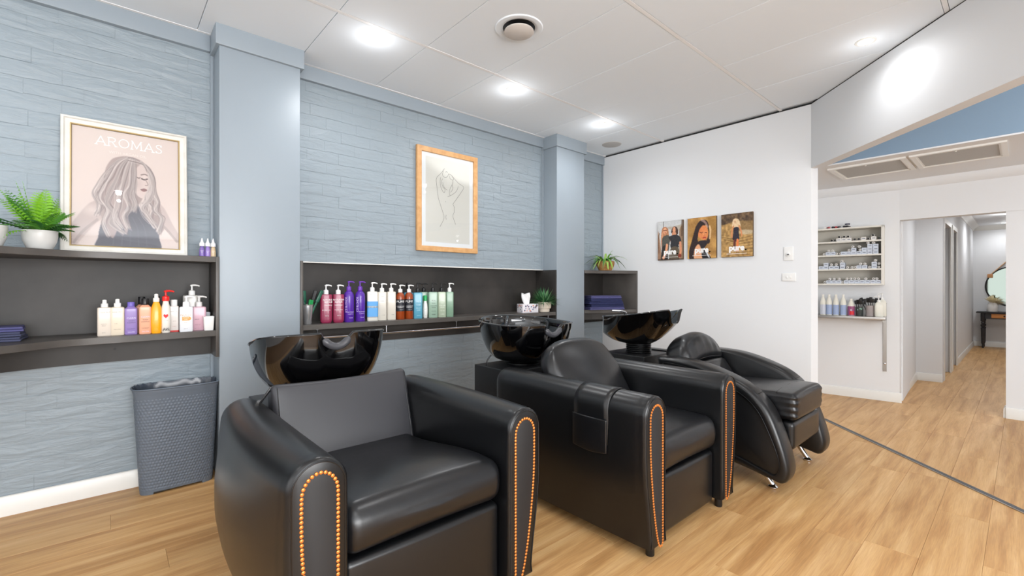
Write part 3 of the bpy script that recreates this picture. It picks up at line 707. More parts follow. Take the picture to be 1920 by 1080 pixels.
hd = MB().rbox(-.285, -.085, 0, .285, .095, .235, .06, 6, (16, 3, 10), fh).build('headrest', LEATHER2, c3, angle=80)
MB().tube([fh(x, -.0862, .022) for x in (-.2, -.1, 0, .1, .2)], .0022, 6).build('seam', BLACK, hd)

# ================================================================ BASINS
def basin(name, label, cx, cy, a, rr, rf, z_rear, z_front, zb, notch, nr, style, tilt_neck=0.0, parts=None):
    t = thing(name, label, 'basin', (cx, cy, 0))
    K = 96
    def rim(phi):
        c, s_ = math.cos(phi), math.sin(phi)
        n = 2.3 if s_ > 0 else 2.9
        ry = rr if s_ > 0 else rf
        x = a * math.copysign(abs(c) ** (2 / n), c); y = ry * math.copysign(abs(s_) ** (2 / n), s_)
        if s_ > 0: x *= 1 - .16 * (s_ ** 2)
        u = (y + rf) / (rr + rf); z = z_front + (z_rear - z_front) * u ** (2.2 if z_rear < .9 else 1) - .012 * math.sin(math.pi * u)
        if s_ < 0:
            q = sm((notch - abs(x)) / .045); z -= nr * q; y += .035 * q * (1 if style == 1 else .4)
        return x, y, z
    def shell(off, zbot, rb, v0, v1, n, inner):
        rings = []
        for i in range(n + 1):
            v = v0 + (v1 - v0) * i / n; ring = []
            for j in range(K):
                x, y, z = rim(2 * math.pi * j / K)
                r0 = math.hypot(x, y); sx, sy = x / r0, y / r0; ro = r0 - off
                if style == 1:
                    f = rb + (1 - rb) * math.sin(v * math.pi / 2) ** .80; h = (1 - math.cos(v * math.pi / 2)) ** .85; f *= 1 - .05 * (1 - v)
                else:
                    fr = max(0, -sy)
                    f = rb + (1 - rb) * (v ** (.55 + .35 * fr)); h = v ** (1.9 - .5 * fr)
                if inner and style == 1: f = rb + (1 - rb) * math.sin(v * math.pi / 2) ** .7
                zz = zbot + (z - (.0 if not inner else 0) - zbot) * h
                if style == 2 and not inner and sy > 0: f = min(1 - .03 * (1 - v), f * (1 + .42 * sy * v)) if v < .999 else 1
                ring.append((sx * ro * f, sy * ro * f, zz))
            rings.append(ring)
        return rings
    rb = .52 if style == 1 else .26
    outer = shell(.006, zb, rb, 0, 1, 14, False)
    lip = []
    for off, dz in ((.001, .003), (.002, .008), (.010, .011), (.018, .008)):
        ring = []
        for j in range(K):
            x, y, z = rim(2 * math.pi * j / K); r0 = math.hypot(x, y); ring.append((x / r0 * (r0 - off), y / r0 * (r0 - off), z + dz - .004))
        lip.append(ring)
    inner = shell(.024, zb + .045, .20, 0, 1, 10, True)[::-1]
    MB().loft(outer + lip + inner).build('bowl', GLOSSB, t, angle=70)
    MB().lathe([(.001, .003), (.03, .004), (.034, .001), (.036, -.004)], 20, (0, .02, zb + .052)).build('drain', CHROME, t)
    # neck cushion seated in the notch
    ncr = MB(); zr = z_front - nr
    pts = []
    for i in range(13):
        q = -1 + 2 * i / 12; x = q * (notch - .012)
        pts.append((x, -rf + .016 * (1 if style == 1 else .4) + .003, zr - .004 + .040 * q * q))
    ncr.tube(pts, [.009] + [.019] * 11 + [.009], 10)
    if style == 1: ncr.build('neck_rest', GEL, t)
    return t
b1 = basin('shampoo_basin', 'gloss black shampoo basin behind the nearest wash chair', .850, 2.55, .330, .26, .30, .850, .988, .670, .078, .062, 1)
b2 = basin('shampoo_basin', 'gloss black shampoo basin behind the middle wash chair, near the tissue box', 2.18, 2.34, .315, .30, .31, 1.000, .968, .715, .085, .062, 1)
b3 = basin('shampoo_basin', 'gloss black tilted shampoo basin on a ribbed neck by the far wash chair', 3.36, 2.17, .25, .33, .35, .955, 1.035, .742, .095, .11, 2)
PED = M('black_pedestal', rgb(26, 27, 29), .42)
def pedestal(t, x0, y0, x1, y1, h):
    cx, cy = t.location.x, t.location.y
    MB().rbox(x0 - cx, y0 - cy, 0.0, x1 - cx, y1 - cy, h, .006, 2).build('pedestal', PED, t)
pedestal(b1, .56, 2.36, 1.14, 2.75, .635); pedestal(b2, 1.875, 2.125, 2.50, 2.50, .688); pedestal(b3, 3.16, 1.99, 3.56, 2.40, .662)
for t, zb, zp in ((b1, .670, .634), (b2, .715, .687)):
    MB().lathe([(.13, zp), (.13, zp + .008), (.10, zp + .015), (.095, zb + .02)], 28).build('swivel_foot', PLASTICB, t)
MB().lathe([(.10, .661)] + [q for k in range(5) for q in ((.092, .664 + k * .016), (.105, .670 + k * .016), (.105, .675 + k * .016), (.092, .680 + k * .016))] + [(.10, .744), (.11, .76)], 32).build('rubber_gaiter', PLASTICB, b3)
MB().rbox(.205, -.16, .655, .305, .20, .672, .012, 3).build('side_cover', PED, b3)
# hoses and taps
def tap(t, pts, r, mat, base, name='tap'):
    m = MB().tube(pts, r, 10); m.lathe([(.024, 0), (.026, .01), (.018, .03), (.001, .034)], 16, base); m.build(name, mat, t)
tap(b2, spline([(.02, .20, .90), (.0, .17, .985), (-.06, .10, 1.000), (-.13, .03, .960), (-.16, .0, .915)], 5), .011, M('dark_chrome', rgb(90, 94, 98), .12, metal=1), (.02, .20, .875))
tap(b3, spline([(.02, .17, .93), (.01, .14, .985), (-.03, .15, 1.005), (-.10, .2, 1.01)], 5), [.015] * 8 + [.010] * 8, CHROME, (.02, .17, .905))
tap(b1, spline([(.06, .17, .80), (.05, .14, .85), (0, .1, .86)], 5), .011, CHROME, (.06, .17, .78))
MB().tube(spline([(-.275, .06, .688), (-.272, .06, .72), (-.24, .06, .755)], 6), .005, 8).build('hose', PLASTICB, b2)

# ================================================================ BIN
bn = thing('waste_bin', 'grey woven-look plastic waste bin against the blue wall beside the first pillar', 'bin', (.318, 3.463, 0))
BIN = M('grey_plastic', rgb(98, 108, 120), .45)
def bin_r(z):  # half width and half depth
    u = z / .615; return .180 + .030 * u + .006 * sm((u - .93) / .07), .078 + .026 * u + .006 * sm((u - .93) / .07)
NU, NV = 360, 210; rings = []
def even_ring(hx, hy, z, n=3.4, k=NU):
    P = se(0, 0, z, hx, hy, n, 1600); P.append(P[0]); d = [0]
    for a, b in zip(P[:-1], P[1:]): d.append(d[-1] + math.hypot(b[0] - a[0], b[1] - a[1]))
    d = np.array(d); q = np.linspace(0, d[-1], k, endpoint=False); A = np.array(P); return np.stack([np.interp(q, d, A[:, 0]), np.interp(q, d, A[:, 1])], 1)
for i in range(NV + 1):
    z = .615 * i / NV; hx, hy = bin_r(z); ring = []; E_ = even_ring(hx, hy, z); row = z / .0176; ir = int(row); fz = row - ir
    wv = sm((.565 - z) / .01) * sm((z - .02) / .01)
    for j in range(NU):
        x, y = E_[j]; e0, e1 = E_[j - 1], E_[(j + 1) % NU]; tx, ty = e1[0] - e0[0], e1[1] - e0[1]; tl = math.hypot(tx, ty); nx, ny = ty / tl, -tx / tl
        per = j * 60 / NU + (.5 if ir % 2 else 0)
        d = .0032 * wv * (abs(math.sin(math.pi * per)) ** .6) * (math.sin(math.pi * fz) ** .6) - .0016 * wv
        zz = z
        if i < 5 and abs(x) < hx * .66: zz = max(z, .014 + .0003 * i)
        ring.append((x + nx * d, y + ny * d, zz))
    rings.append(ring)
hx, hy = bin_r(.615)
for dx, z in ((.004, .617), (.006, .621), (.003, .625), (-.002, .624), (-.005, .615)): rings.append(se(0, 0, z, hx + dx, hy + dx, 3.4, NU) if False else [(p[0], p[1], z) for p in even_ring(hx + dx, hy + dx, z)])
hx, hy = bin_r(.03); rings.append([(p[0], p[1], .03) for p in even_ring(hx - .006, hy - .006, .03)])
MB().loft(rings, True, True).build('bin_body', BIN, bn, angle=75)
m_l = M('clear_liner', rgb(66, 73, 84), .2, spec=.5)
hx, hy = bin_r(.615)
back = MB(); L_ = []
for z, d in ((.54, -.012), (.61, -.008), (.626, -.004)):
    L_.append([(x, y, z + (.005 * math.sin(j * 1.3) if z > .62 else 0)) for j, (x, y, _) in enumerate([p for p in se(0, 0, z, hx + d, hy + d, 3.4, 120) if p[1] > .03])])
back.loft(L_, False, False, closed=False); back.build('bin_liner', m_l, bn)
MB().rbox(-.15, -.062, .028, .15, .062, .034, .002, 1).build('bin_floor', BLACK, bn)
# ================================================================ FRAMED PICTURES
# leaning poster on the near top shelf
PWd, PHt = .577, .775
pf = thing('framed_poster', 'large white-framed poster of a long-haired woman leaning on the top shelf', 'picture', (-.199, 3.545, Zt1 + .002)); pf.rotation_euler = (R(-3.2), 0, 0)
FRW = M('distressed_white_frame', rgb(214, 211, 203), .5, var=(14, rgb(228, 226, 220)))
GOLD = M('pale_gold', rgb(214, 190, 140), .35, metal=.4)
def frame_bars(parent, W_, H_, wd, prof, mat, name='frame'):
    """mitred frame in the local x-z plane, front towards -y; prof = [(inset, depth)]"""
    mb = MB(); rings = []
    for q, d in prof: rings.append([(q, -d, q), (W_ - q, -d, q), (W_ - q, -d, H_ - q), (q, -d, H_ - q)])
    mb.loft(rings, False, False); return mb.build(name, mat, parent, angle=25)
frame_bars(pf, PWd, PHt, .045, [(0, 0), (0, .020), (.004, .026), (.012, .027), (.018, .020), (.034, .016), (.038, .014), (.038, .004)], FRW)
frame_bars(pf, PWd, PHt, .01, [(.038, .006), (.038, .0165), (.041, .0175), (.044, .012), (.044, .004)], GOLD, 'gold_slip')
MB().box(.002, -.003, .002, PWd - .002, 0, PHt - .002).build('backing_board', M('backing_brown', rgb(110, 90, 70), .8), pf, smooth=False)
def poster1():
    c = Canvas(210, 300, (219, 206, 200)); rs = random.Random(5)
    c.ell(.5, 1.0, .9, .6, (214, 200, 196), .5, 1); c.ell(.3, .1, .7, .5, (226, 216, 210), .5, 1)
    skin = (197, 182, 178); sk2 = (160, 146, 143); dress = (98, 98, 108); hl = (232, 223, 217); hm = (176, 160, 157); hd_ = (120, 108, 108)
    # arms and shoulders
    c.poly([(.30, .60), (.16, .64), (.05, .76), (-.04, .90), (-.02, 1.02), (.04, 1.0), (.10, .93), (.22, .80), (.34, .72)], skin, soft=2)
    c.poly([(.72, .56), (.84, .62), (.93, .76), (1.02, .90), (1.0, .94), (.90, .86), (.80, .78), (.70, .72)], skin, soft=2)
    c.stroke([(.02, .98), (.1, .88), (.22, .78)], .012, sk2, .5); c.stroke([(.98, .93), (.86, .81), (.78, .76)], .012, sk2, .5)
    c.ell(.17, .70, .10, .06, (226, 214, 208), .6, 1)
    # dress
    c.poly([(.44, .60), (.56, .58), (.62, .66), (.70, .70), (.78, .76), (.80, .90), (.78, 1.05), (.24, 1.05), (.23, .92), (.26, .80), (.34, .68)], dress, soft=1)
    c.poly([(.26, .92), (.5, .95), (.79, .98), (.78, 1.05), (.24, 1.05)], (84, 84, 94), .6, soft=2)
    for k in range(5): c.stroke([(.36 + .06 * k, .74), (.38 + .07 * k, .84), (.36 + .08 * k, .98)], .006, (124, 124, 132), .25)
    # neck and face
    c.poly([(.52, .48), (.64, .52), (.60, .62), (.50, .64), (.46, .56)], (170, 154, 150), soft=2)
    c.poly([(.54, .27), (.62, .26), (.69, .31), (.705, .38), (.715, .43), (.70, .46), (.69, .50), (.665, .545), (.625, .56), (.57, .52), (.53, .44)], (214, 199, 194), soft=1)
    c.ell(.60, .44, .05, .07, (196, 180, 176), .6, 1); c.ell(.66, .37, .03, .05, (226, 213, 208), .7, 1)
    c.stroke([(.63, .385), (.655, .392), (.685, .383)], .006, (80, 68, 68), .9); c.stroke([(.57, .372), (.60, .383), (.615, .378)], .005, (90, 78, 76), .7)
    c.stroke([(.625, .352), (.66, .343), (.69, .352)], .005, (120, 104, 100), .8)
    c.stroke([(.665, .39), (.69, .425), (.685, .44), (.665, .442)], .004, (150, 132, 128), .8)
    c.poly([(.62, .482), (.655, .470), (.685, .482), (.66, .500), (.635, .498)], (158, 124, 122)); c.stroke([(.62, .484), (.655, .484), (.685, .484)], .003, (110, 84, 84), .9)
    # hair mass
    c.poly([(.47, .205), (.36, .24), (.30, .32), (.28, .40), (.22, .48), (.18, .57), (.22, .66), (.26, .76), (.32, .88), (.36, .93), (.40, .86), (.44, .80), (.48, .88), (.50, .83), (.47, .70), (.52, .60), (.56, .50), (.56, .40), (.58, .30), (.64, .25), (.69, .31), (.72, .38), (.71, .45), (.71, .36), (.66, .25), (.58, .21)], hm, .95, soft=1)
    c.poly([(.64, .235), (.70, .29), (.735, .38), (.72, .46), (.70, .52), (.74, .56), (.80, .60), (.82, .66), (.84, .74), (.85, .82), (.80, .88), (.76, .82), (.72, .76), (.66, .70), (.64, .60), (.69, .52), (.715, .42), (.69, .31)], (168, 152, 148), .95, soft=1)
    for k in range(0):
        t_ = k / 45; x0 = .34 + .24 * rs.random(); x1 = .22 + .30 * rs.random(); xe = .24 + .30 * rs.random(); ph = rs.random() * 6
        pts = [(x0 * .5 + .26, .225 + .02 * rs.random()), (x0 - .02, .32), (x1 + .05, .42)]
        for q in range(5): yv = .50 + .09 * q; pts.append((x1 * (1 - q / 5) + xe * q / 5 + .030 * math.sin(ph + q * 1.9), yv))
        col = rs.choice([hl, hl, (206, 192, 188), hd_, (146, 132, 130)])
        c.stroke(pts[:rs.choice((6, 7, 8))], rs.uniform(.003, .008), col, rs.uniform(.4, .85), per=5)
    for k in range(0):
        ph = rs.random() * 6; x0 = .68 + .05 * rs.random(); xe = .68 + .17 * rs.random()
        pts = [(x0 - .02, .27 + .03 * rs.random()), (x0 + .01, .40), (x0, .50)] + [(x0 * (1 - q / 4) + xe * q / 4 + .025 * math.sin(ph + q * 2), .55 + .08 * q) for q in range(1, 5)]
        c.stroke(pts, rs.uniform(.003, .007), rs.choice([hl, hl, (200, 186, 182), hd_, (140, 126, 124)]), rs.uniform(.35, .8), per=5)
    LK = [[(.50, .21), (.40, .26), (.30, .38), (.24, .48), (.20, .56), (.245, .64), (.22, .73)],
          [(.50, .21), (.41, .27), (.34, .40), (.28, .50), (.25, .60), (.32, .69), (.28, .80), (.33, .91)],
          [(.51, .21), (.45, .29), (.40, .42), (.35, .52), (.32, .62), (.375, .71), (.36, .80), (.47, .88)],
          [(.53, .212), (.49, .3), (.46, .42), (.42, .53), (.41, .64), (.385, .74), (.45, .83)],
          [(.55, .215), (.53, .32), (.52, .44), (.485, .55), (.515, .65), (.47, .73), (.51, .83)],
          [(.56, .22), (.56, .34), (.555, .45), (.54, .54), (.565, .61), (.55, .68)],
          [(.62, .23), (.70, .29), (.735, .38), (.72, .48), (.68, .56), (.72, .64), (.70, .72), (.77, .82)],
          [(.66, .25), (.735, .35), (.745, .48), (.78, .58), (.76, .66), (.825, .73), (.79, .85)],
          [(.70, .33), (.74, .46), (.70, .57), (.645, .63), (.68, .71), (.74, .78)]]
    for li, lk in enumerate(LK):
        for k in range(24):
            q = rs.uniform(-1, 1); pts = [(x + q * .034 * min(1, .35 + i * .22) * (1 - .4 * (i / len(lk)) ** 2) + rs.gauss(0, .0075) * min(1, i / 2), y_ + abs(q) * .006 + rs.gauss(0, .008) * min(1, i / 2)) for i, (x, y_) in enumerate(lk)]
            tone = .46 + .22 * math.cos(q * 2.4 + .5) + rs.uniform(-.42, .42)
            col = tuple(np.array((116, 104, 104)) * (1 - tone) + np.array((240, 231, 226)) * tone)
            c.stroke(pts, rs.uniform(.002, .0055), col, rs.uniform(.3, .7), per=5)
    for k in range(10): c.stroke([(.50, .21 + .004 * k), (.57 + .01 * k, .215 + .006 * k), (.64 + .006 * k, .25 + .01 * k)], .003, rs.choice([hl, hd_]), .4)
    return c
x0_, z0_ = .046, .046; w0, h0 = PWd - .092, PHt - .092
poster1().build('print', pf, lambda x, z: (x0_ + x, -.0045, z0_ + z), w0, h0)
# title lettering drawn from strokes with small serifs
GL = {'A': [[(0, 0), (.42, 1)], [(.42, 1), (.84, 0)], [(.15, .33), (.69, .33)], [(-.08, 0), (.12, 0)], [(.72, 0), (.94, 0)]],
      'R': [[(0, 0), (0, 1)], [(0, 1), (.36, 1), (.56, .9), (.58, .72), (.50, .56), (.34, .50), (0, .50)], [(.30, .5), (.62, 0)], [(-.09, 0), (.11, 0)], [(.55, 0), (.74, 0)], [(-.09, 1), (0, 1)]],
      'O': [[(.44 + .44 * math.cos(a), .5 + .5 * math.sin(a)) for a in [2 * math.pi * i / 20 for i in range(21)]]],
      'M': [[(0, 0), (.06, 1)], [(.06, 1), (.45, .12)], [(.45, .12), (.84, 1)], [(.84, 1), (.90, 0)], [(-.09, 0), (.10, 0)], [(.80, 0), (1.0, 0)], [(-.03, 1), (.06, 1)], [(.84, 1), (.93, 1)]],
      'S': [[(.50, .80), (.42, .96), (.25, 1.0), (.08, .93), (.03, .76), (.12, .60), (.30, .52), (.46, .42), (.54, .25), (.46, .07), (.27, 0), (.08, .05), (0, .20)], [(.50, .80), (.50, .98)], [(0, .20), (0, .02)]]}
PRW = M('print_white', rgb(250, 248, 246), .5); PRG = M('print_warm_white', rgb(238, 228, 222), .5)
def strokes(word, x, z, h, th, gap, parent, y, mat):
    mb = MB(); y0_s = y; kk = 0
    for ch in word:
        adv = {'A': .86, 'R': .66, 'O': .9, 'M': .93, 'S': .56}[ch]
        for st in GL[ch]:
            for (xa, za), (xb, zb) in zip(st[:-1], st[1:]):
                kk += 1; y = y0_s - .00002 * (kk % 40)
                ax, az, bx, bz = x + xa * h, z + za * h, x + xb * h, z + zb * h; l = math.hypot(bx - ax, bz - az) or 1; nx, nz = -(bz - az) / l * th / 2, (bx - ax) / l * th / 2
                ex, ez = (bx - ax) / l * th * .4, (bz - az) / l * th * .4
                mb.add([(ax - ex + nx, y, az - ez + nz), (bx + ex + nx, y, bz + ez + nz), (bx + ex - nx, y, bz + ez - nz), (ax - ex - nx, y, az - ez - nz)], [(0, 1, 2, 3)])
        x += adv * h + gap
    return mb.build('lettering', mat, parent, smooth=False)
strokes('AROMAS', x0_ + .100, z0_ + h0 * .868, .050, .0046, .013, pf, -.0056, PRW)
text('WITH ARGAN OIL', .021, PRG, pf, lambda x, y: (x0_ + w0 * .50 + x, -.0056, z0_ + h0 * .805 + y))
MB().add([(.044, -.0075, .044), (PWd - .044, -.0075, .044), (PWd - .044, -.0075, PHt - .044), (.044, -.0075, PHt - .044)], [(0, 1, 2, 3)]).build('glass_pane', PANE, pf, smooth=False)

# oak frame with line drawing
OAK = M('oak_frame_wood', rgb(196, 146, 92), .45, var=(22, rgb(214, 168, 116)))
of = thing('framed_drawing', 'light oak frame with a fine line drawing of a figure, hung on the blue wall', 'picture', (2.048, 3.598, 1.541))
OW, OH = .672, .942
frame_bars(of, OW, OH, .05, [(0, 0), (0, .026), (.002, .028), (.044, .028), (.046, .026), (.046, .006)], OAK)
MB().box(.01, -.008, .01, OW - .01, -.002, OH - .01).build('mat_board', M('mat_white', rgb(238, 242, 244), .7), of, smooth=False)
MB().box(.096, -.0095, .086, OW - .088, -.0082, OH - .080).build('paper', M('drawing_paper', rgb(222, 222, 216), .8, bump=(6, .3, .004)), of, smooth=False)
ink = M('graphite', rgb(120, 118, 114), .7); dr = MB()
def dl(pts, th=.0030):
    # crop coordinates (x 200..615, y varies) of the drawing mapped into the frame opening
    out = []
    for x, y in pts:
        u = (x - 203) / (613 - 203); top = 172 + (x - 203) * .222; bot = 920 + (x - 203) * .058; v = (y - top) / (bot - top)
        out.append((.046 + u * (OW - .092), .046 + (1 - v) * (OH - .092)))
    out = spline(out, 5)
    for (ax, az), (bx, bz) in zip(out[:-1], out[1:]):
        l = math.hypot(bx - ax, bz - az) or 1; nx, nz = -(bz - az) / l * th / 2, (bx - ax) / l * th / 2
        dr.add([(ax + nx, -.0100, az + nz), (bx + nx, -.0100, bz + nz), (bx - nx, -.0100, bz - nz), (ax - nx, -.0100, az - nz)], [(0, 1, 2, 3)])
for p in ([(380, 312), (352, 350), (318, 390), (322, 460), (330, 530), (346, 590), (362, 640), (376, 690), (368, 725), (345, 770)],
          [(372, 330), (364, 360), (380, 380), (402, 376), (412, 352)], [(386, 340), (398, 336), (404, 346)],
          [(412, 354), (436, 366), (456, 390), (492, 428), (534, 460), (506, 510), (470, 560), (446, 592)],
          [(418, 366), (424, 390), (444, 404)], [(350, 380), (346, 420), (356, 470), (376, 502), (384, 478), (368, 456), (358, 420), (364, 392)],
          [(366, 420), (378, 460), (402, 482)], [(446, 400), (444, 430), (426, 466), (418, 500), (424, 524)], [(440, 440), (446, 470), (428, 500)],
          [(404, 534), (440, 518), (474, 490), (490, 452)], [(446, 592), (458, 620), (456, 656), (446, 684), (456, 720), (468, 752)],
          [(393, 676), (390, 696), (394, 714)], [(388, 570), (391, 576)], [(440, 372), (452, 392), (448, 402)]):
    dl(p)
dr.build('drawn_line', ink, of, smooth=False)
MB().add([(.046, -.0135, .046), (OW - .046, -.0135, .046), (OW - .046, -.0135, OH - .046), (.046, -.0135, OH - .046)], [(0, 1, 2, 3)]).build('glass_pane', PANE, of, smooth=False)

# three canvas prints on the white wall (x = right along -Y when seen)
def canvas_print(yl, wd, label, cv):
    t = thing('canvas_print', label, 'picture', (XW - .001, yl, 1.518), R(-90))
    ED = M('canvas_edge_brown', rgb(92, 70, 46), .7)
    MB().rbox(0, -.024, 0, wd, 0, .440, .0015, 1).build('canvas', ED, t, smooth=False)
    cv.build('print', t, lambda x, z: (.001 + x, -.0245, .001 + z), wd - .002, .438)
    text('pure', .080, PRW, t, lambda x, y: (wd * .50 + x, -.0252, .066 + y), bold=.004)
    MB().lathe([(.001, 0), (.0085, 0)], 14, mat=Matrix.Translation((wd * .50 + .088, -.0252, .068)) @ Matrix.Rotation(R(90), 4, 'X')).build('lettering', PRW, t)
    m = MB()
    for i in range(22):
        xx = wd * .18 + i * wd * .64 / 22; m.add([(xx, -.0252, .030), (xx + wd * .023, -.0252, .030), (xx + wd * .023, -.0252, .035), (xx, -.0252, .035)], [(0, 1, 2, 3)])
    m.build('caption_line', PRW, t, smooth=False)
    m = MB(); m.add([(wd * .34, -.0252, .052), (wd * .74, -.0252, .056), (wd * .74, -.0252, .058), (wd * .34, -.0252, .054)], [(0, 1, 2, 3)]); m.build('caption_line', PRW, t, smooth=False)
def cv1():
    c = Canvas(78, 112, (206, 208, 208)); c.noise(14, 6, 8, 1)
    c.poly([(.4, .16), (.7, .15), (1.02, .12), (1.02, .28), (.8, .26), (.5, .22)], (176, 164, 146), .8, soft=3)
    c.poly([(0, .25), (.1, .5), (.16, 1.02), (-.02, 1.02)], (150, 104, 72), .8, soft=3); c.poly([(.86, .3), (1.03, .2), (1.03, 1.02), (.9, 1.02)], (132, 96, 64), .8, soft=2)
    c.stroke([(.08, .3), (.02, .5), (.06, .8)], .012, (96, 70, 52)); c.stroke([(.24, 0), (.24, .14)], .012, (110, 106, 100)); c.stroke([(.97, .02), (.96, .4)], .02, (84, 62, 44))
    c.poly([(.18, .2), (.3, .14), (.42, .2), (.46, .36), (.5, .55), (.28, .6), (.14, .52)], (186, 128, 92)); c.ell(.305, .25, .075, .09, (232, 172, 132)); c.stroke([(.24, .235), (.37, .235)], .012, (120, 70, 56))
    c.stroke([(.29, .30), (.33, .30)], .01, (160, 60, 50)); c.stroke([(.2, .3), (.17, .5), (.2, .7)], .03, (214, 150, 110))
    c.poly([(.2, .42), (.42, .36), (.5, .44), (.48, .62), (.44, .8), (.4, 1.0), (.14, 1.02), (.18, .7)], (84, 84, 78)); c.poly([(.2, .66), (.4, .66), (.4, 1.0), (.16, 1.02)], (44, 42, 42)); c.stroke([(.38, .62), (.34, .78), (.24, .94)], .045, (232, 164, 124))
    c.poly([(.55, .3), (.62, .17), (.72, .16), (.8, .22), (.82, .34), (.72, .38)], (72, 50, 42)); c.ell(.665, .245, .062, .085, (226, 160, 122)); c.poly([(.60, .3), (.72, .3), (.74, .42), (.58, .42)], (216, 150, 114))
    c.poly([(.44, .42), (.6, .37), (.76, .37), (.9, .44), (.94, .6), (.84, .62), (.82, .7), (.54, .7), (.52, .52)], (46, 46, 50)); c.poly([(.54, .7), (.83, .7), (.86, 1.02), (.48, 1.02)], (98, 86, 70))
    c.stroke([(.9, .58), (.92, .76), (.88, .92)], .04, (224, 152, 112)); c.ell(.88, .90, .07, .05, (140, 60, 44)); c.stroke([(.0, 1.0), (1, 1.0)], .03, (60, 40, 34), .7); c.noise(18, 40, 56, 3); return c
def cv2():
    c = Canvas(84, 112, (188, 142, 76)); c.noise(70, 6, 7, 5, (1, .9, .6)); c.poly([(.7, -.02), (1.02, -.02), (1.02, .4), (.85, .3)], (160, 118, 52), .7, soft=3)
    c.poly([(.55, .07), (.42, .1), (.3, .22), (.22, .4), (.14, .6), (.06, .82), (.1, 1.02), (.4, 1.02), (.42, .7), (.36, .5), (.5, .3), (.66, .2), (.74, .4), (.66, .62), (.78, .62), (.76, .3), (.7, .12)], (44, 28, 26), soft=1)
    c.poly([(.44, .28), (.56, .2), (.68, .26), (.72, .38), (.70, .5), (.6, .56), (.48, .52), (.38, .44)], (226, 136, 78), soft=1); c.ell(.6, .4, .1, .08, (246, 178, 124), .6, 1)
    c.stroke([(.44, .36), (.5, .38), (.54, .365)], .010, (110, 52, 34)); c.stroke([(.62, .38), (.68, .385)], .010, (110, 52, 34)); c.stroke([(.55, .505), (.6, .495), (.65, .505)], .014, (170, 52, 44)); c.stroke([(.58, .38), (.615, .44), (.58, .455)], .006, (196, 110, 66))
    c.stroke([(.50, .07), (.62, .13), (.70, .24)], .03, (216, 180, 170), .6); c.stroke([(.78, .25), (.80, .35), (.78, .52)], .03, (236, 200, 150), .8)
    c.poly([(.36, .60), (.6, .56), (.7, .62), (.6, .75), (.46, .8)], (40, 30, 34)); c.poly([(.24, .82), (.32, .68), (.42, .66), (.5, .8), (.54, 1.02), (.26, 1.02)], (232, 172, 128), soft=1)
    c.poly([(.5, .7), (.62, .8), (.8, .96), (.8, 1.02), (.54, 1.02)], (30, 28, 30)); c.poly([(.58, .74), (.7, .86), (.78, .98), (.72, .96)], (206, 208, 212)); c.noise(20, 42, 56, 8); return c
def cv3():
    c = Canvas(88, 112, (176, 138, 82)); c.poly([(-.02, -.02), (1.02, -.02), (1.02, .2), (.5, .18), (-.02, .24)], (96, 74, 52), soft=2); c.noise(80, 16, 22, 9, (1, .85, .6)); c.poly([(.5, .2), (1.02, .22), (1.02, .42), (.6, .42)], (120, 96, 62), .6, soft=3)
    c.poly([(.62, .40), (.85, .40), (1.02, .43), (1.02, .49), (.8, .5), (.6, .47)], (196, 178, 146), .9, soft=2)
    for k in range(14): c.stroke([(.0 + .04 * k, .5 + .03 * k), (.5, .56 + .03 * k), (1.0, .5 + .035 * k)], .008, ((216, 180, 112), (120, 88, 48))[k % 2], .5)
    c.poly([(.36, .30), (.38, .16), (.46, .12), (.56, .15), (.62, .26), (.60, .34), (.48, .34)], (230, 200, 160), soft=1); c.ell(.45, .2, .04, .05, (190, 130, 90), .6, .8)
    c.stroke([(.40, .3), (.35, .42), (.36, .54)], .022, (214, 140, 92)); c.stroke([(.58, .3), (.64, .42), (.66, .52)], .022, (214, 140, 92))
    c.poly([(.41, .33), (.56, .33), (.57, .44), (.58, .6), (.47, .64), (.37, .58), (.40, .44)], (42, 38, 50)); c.stroke([(.44, .62), (.43, .8)], .035, (96, 40, 32)); c.stroke([(.53, .62), (.52, .84)], .035, (232, 130, 70)); c.noise(30, 44, 56, 12); return c
canvas_print(2.805, .306, 'left canvas print of two women standing outdoors, on the white wall', cv1())
canvas_print(2.444, .314, 'middle canvas print, close portrait of a dark-haired woman, on the white wall', cv2())
canvas_print(2.079, .308, 'right canvas print of a blonde woman walking through grass, on the white wall', cv3())
# switches
sw = thing('wall_controller', 'upright white control plate with a round dial on the white wall', 'switch', (XW - .001, 1.503, 1.462), R(-90))
MB().rbox(0, -.009, 0, .080, 0, .128, .003, 2).build('plate', PW, sw); MB().lathe([(.018, 0), (.018, .012), (.015, .014), (.001, .014)], 20, mat=Matrix.Translation((.040, -.008, .056)) @ Matrix.Rotation(R(90), 4, 'X')).build('dial', PW, sw)
MB().rbox(.031, -.024, .049, .050, -.021, .060, .001, 1, mat=Matrix.Translation((0, 0, 0))).build('pointer', GEL, sw)
sw = thing('light_switch', 'white two-gang light switch plate, below the dial control', 'switch', (XW - .001, 1.518, 1.270), R(-90))
MB().rbox(0, -.009, 0, .115, 0, .074, .003, 2).build('plate', PW, sw)
for k in range(2): MB().rbox(.034 + .03 * k, -.014, .026, .048 + .03 * k, -.008, .048, .002, 2).build('rocker', PW, sw)

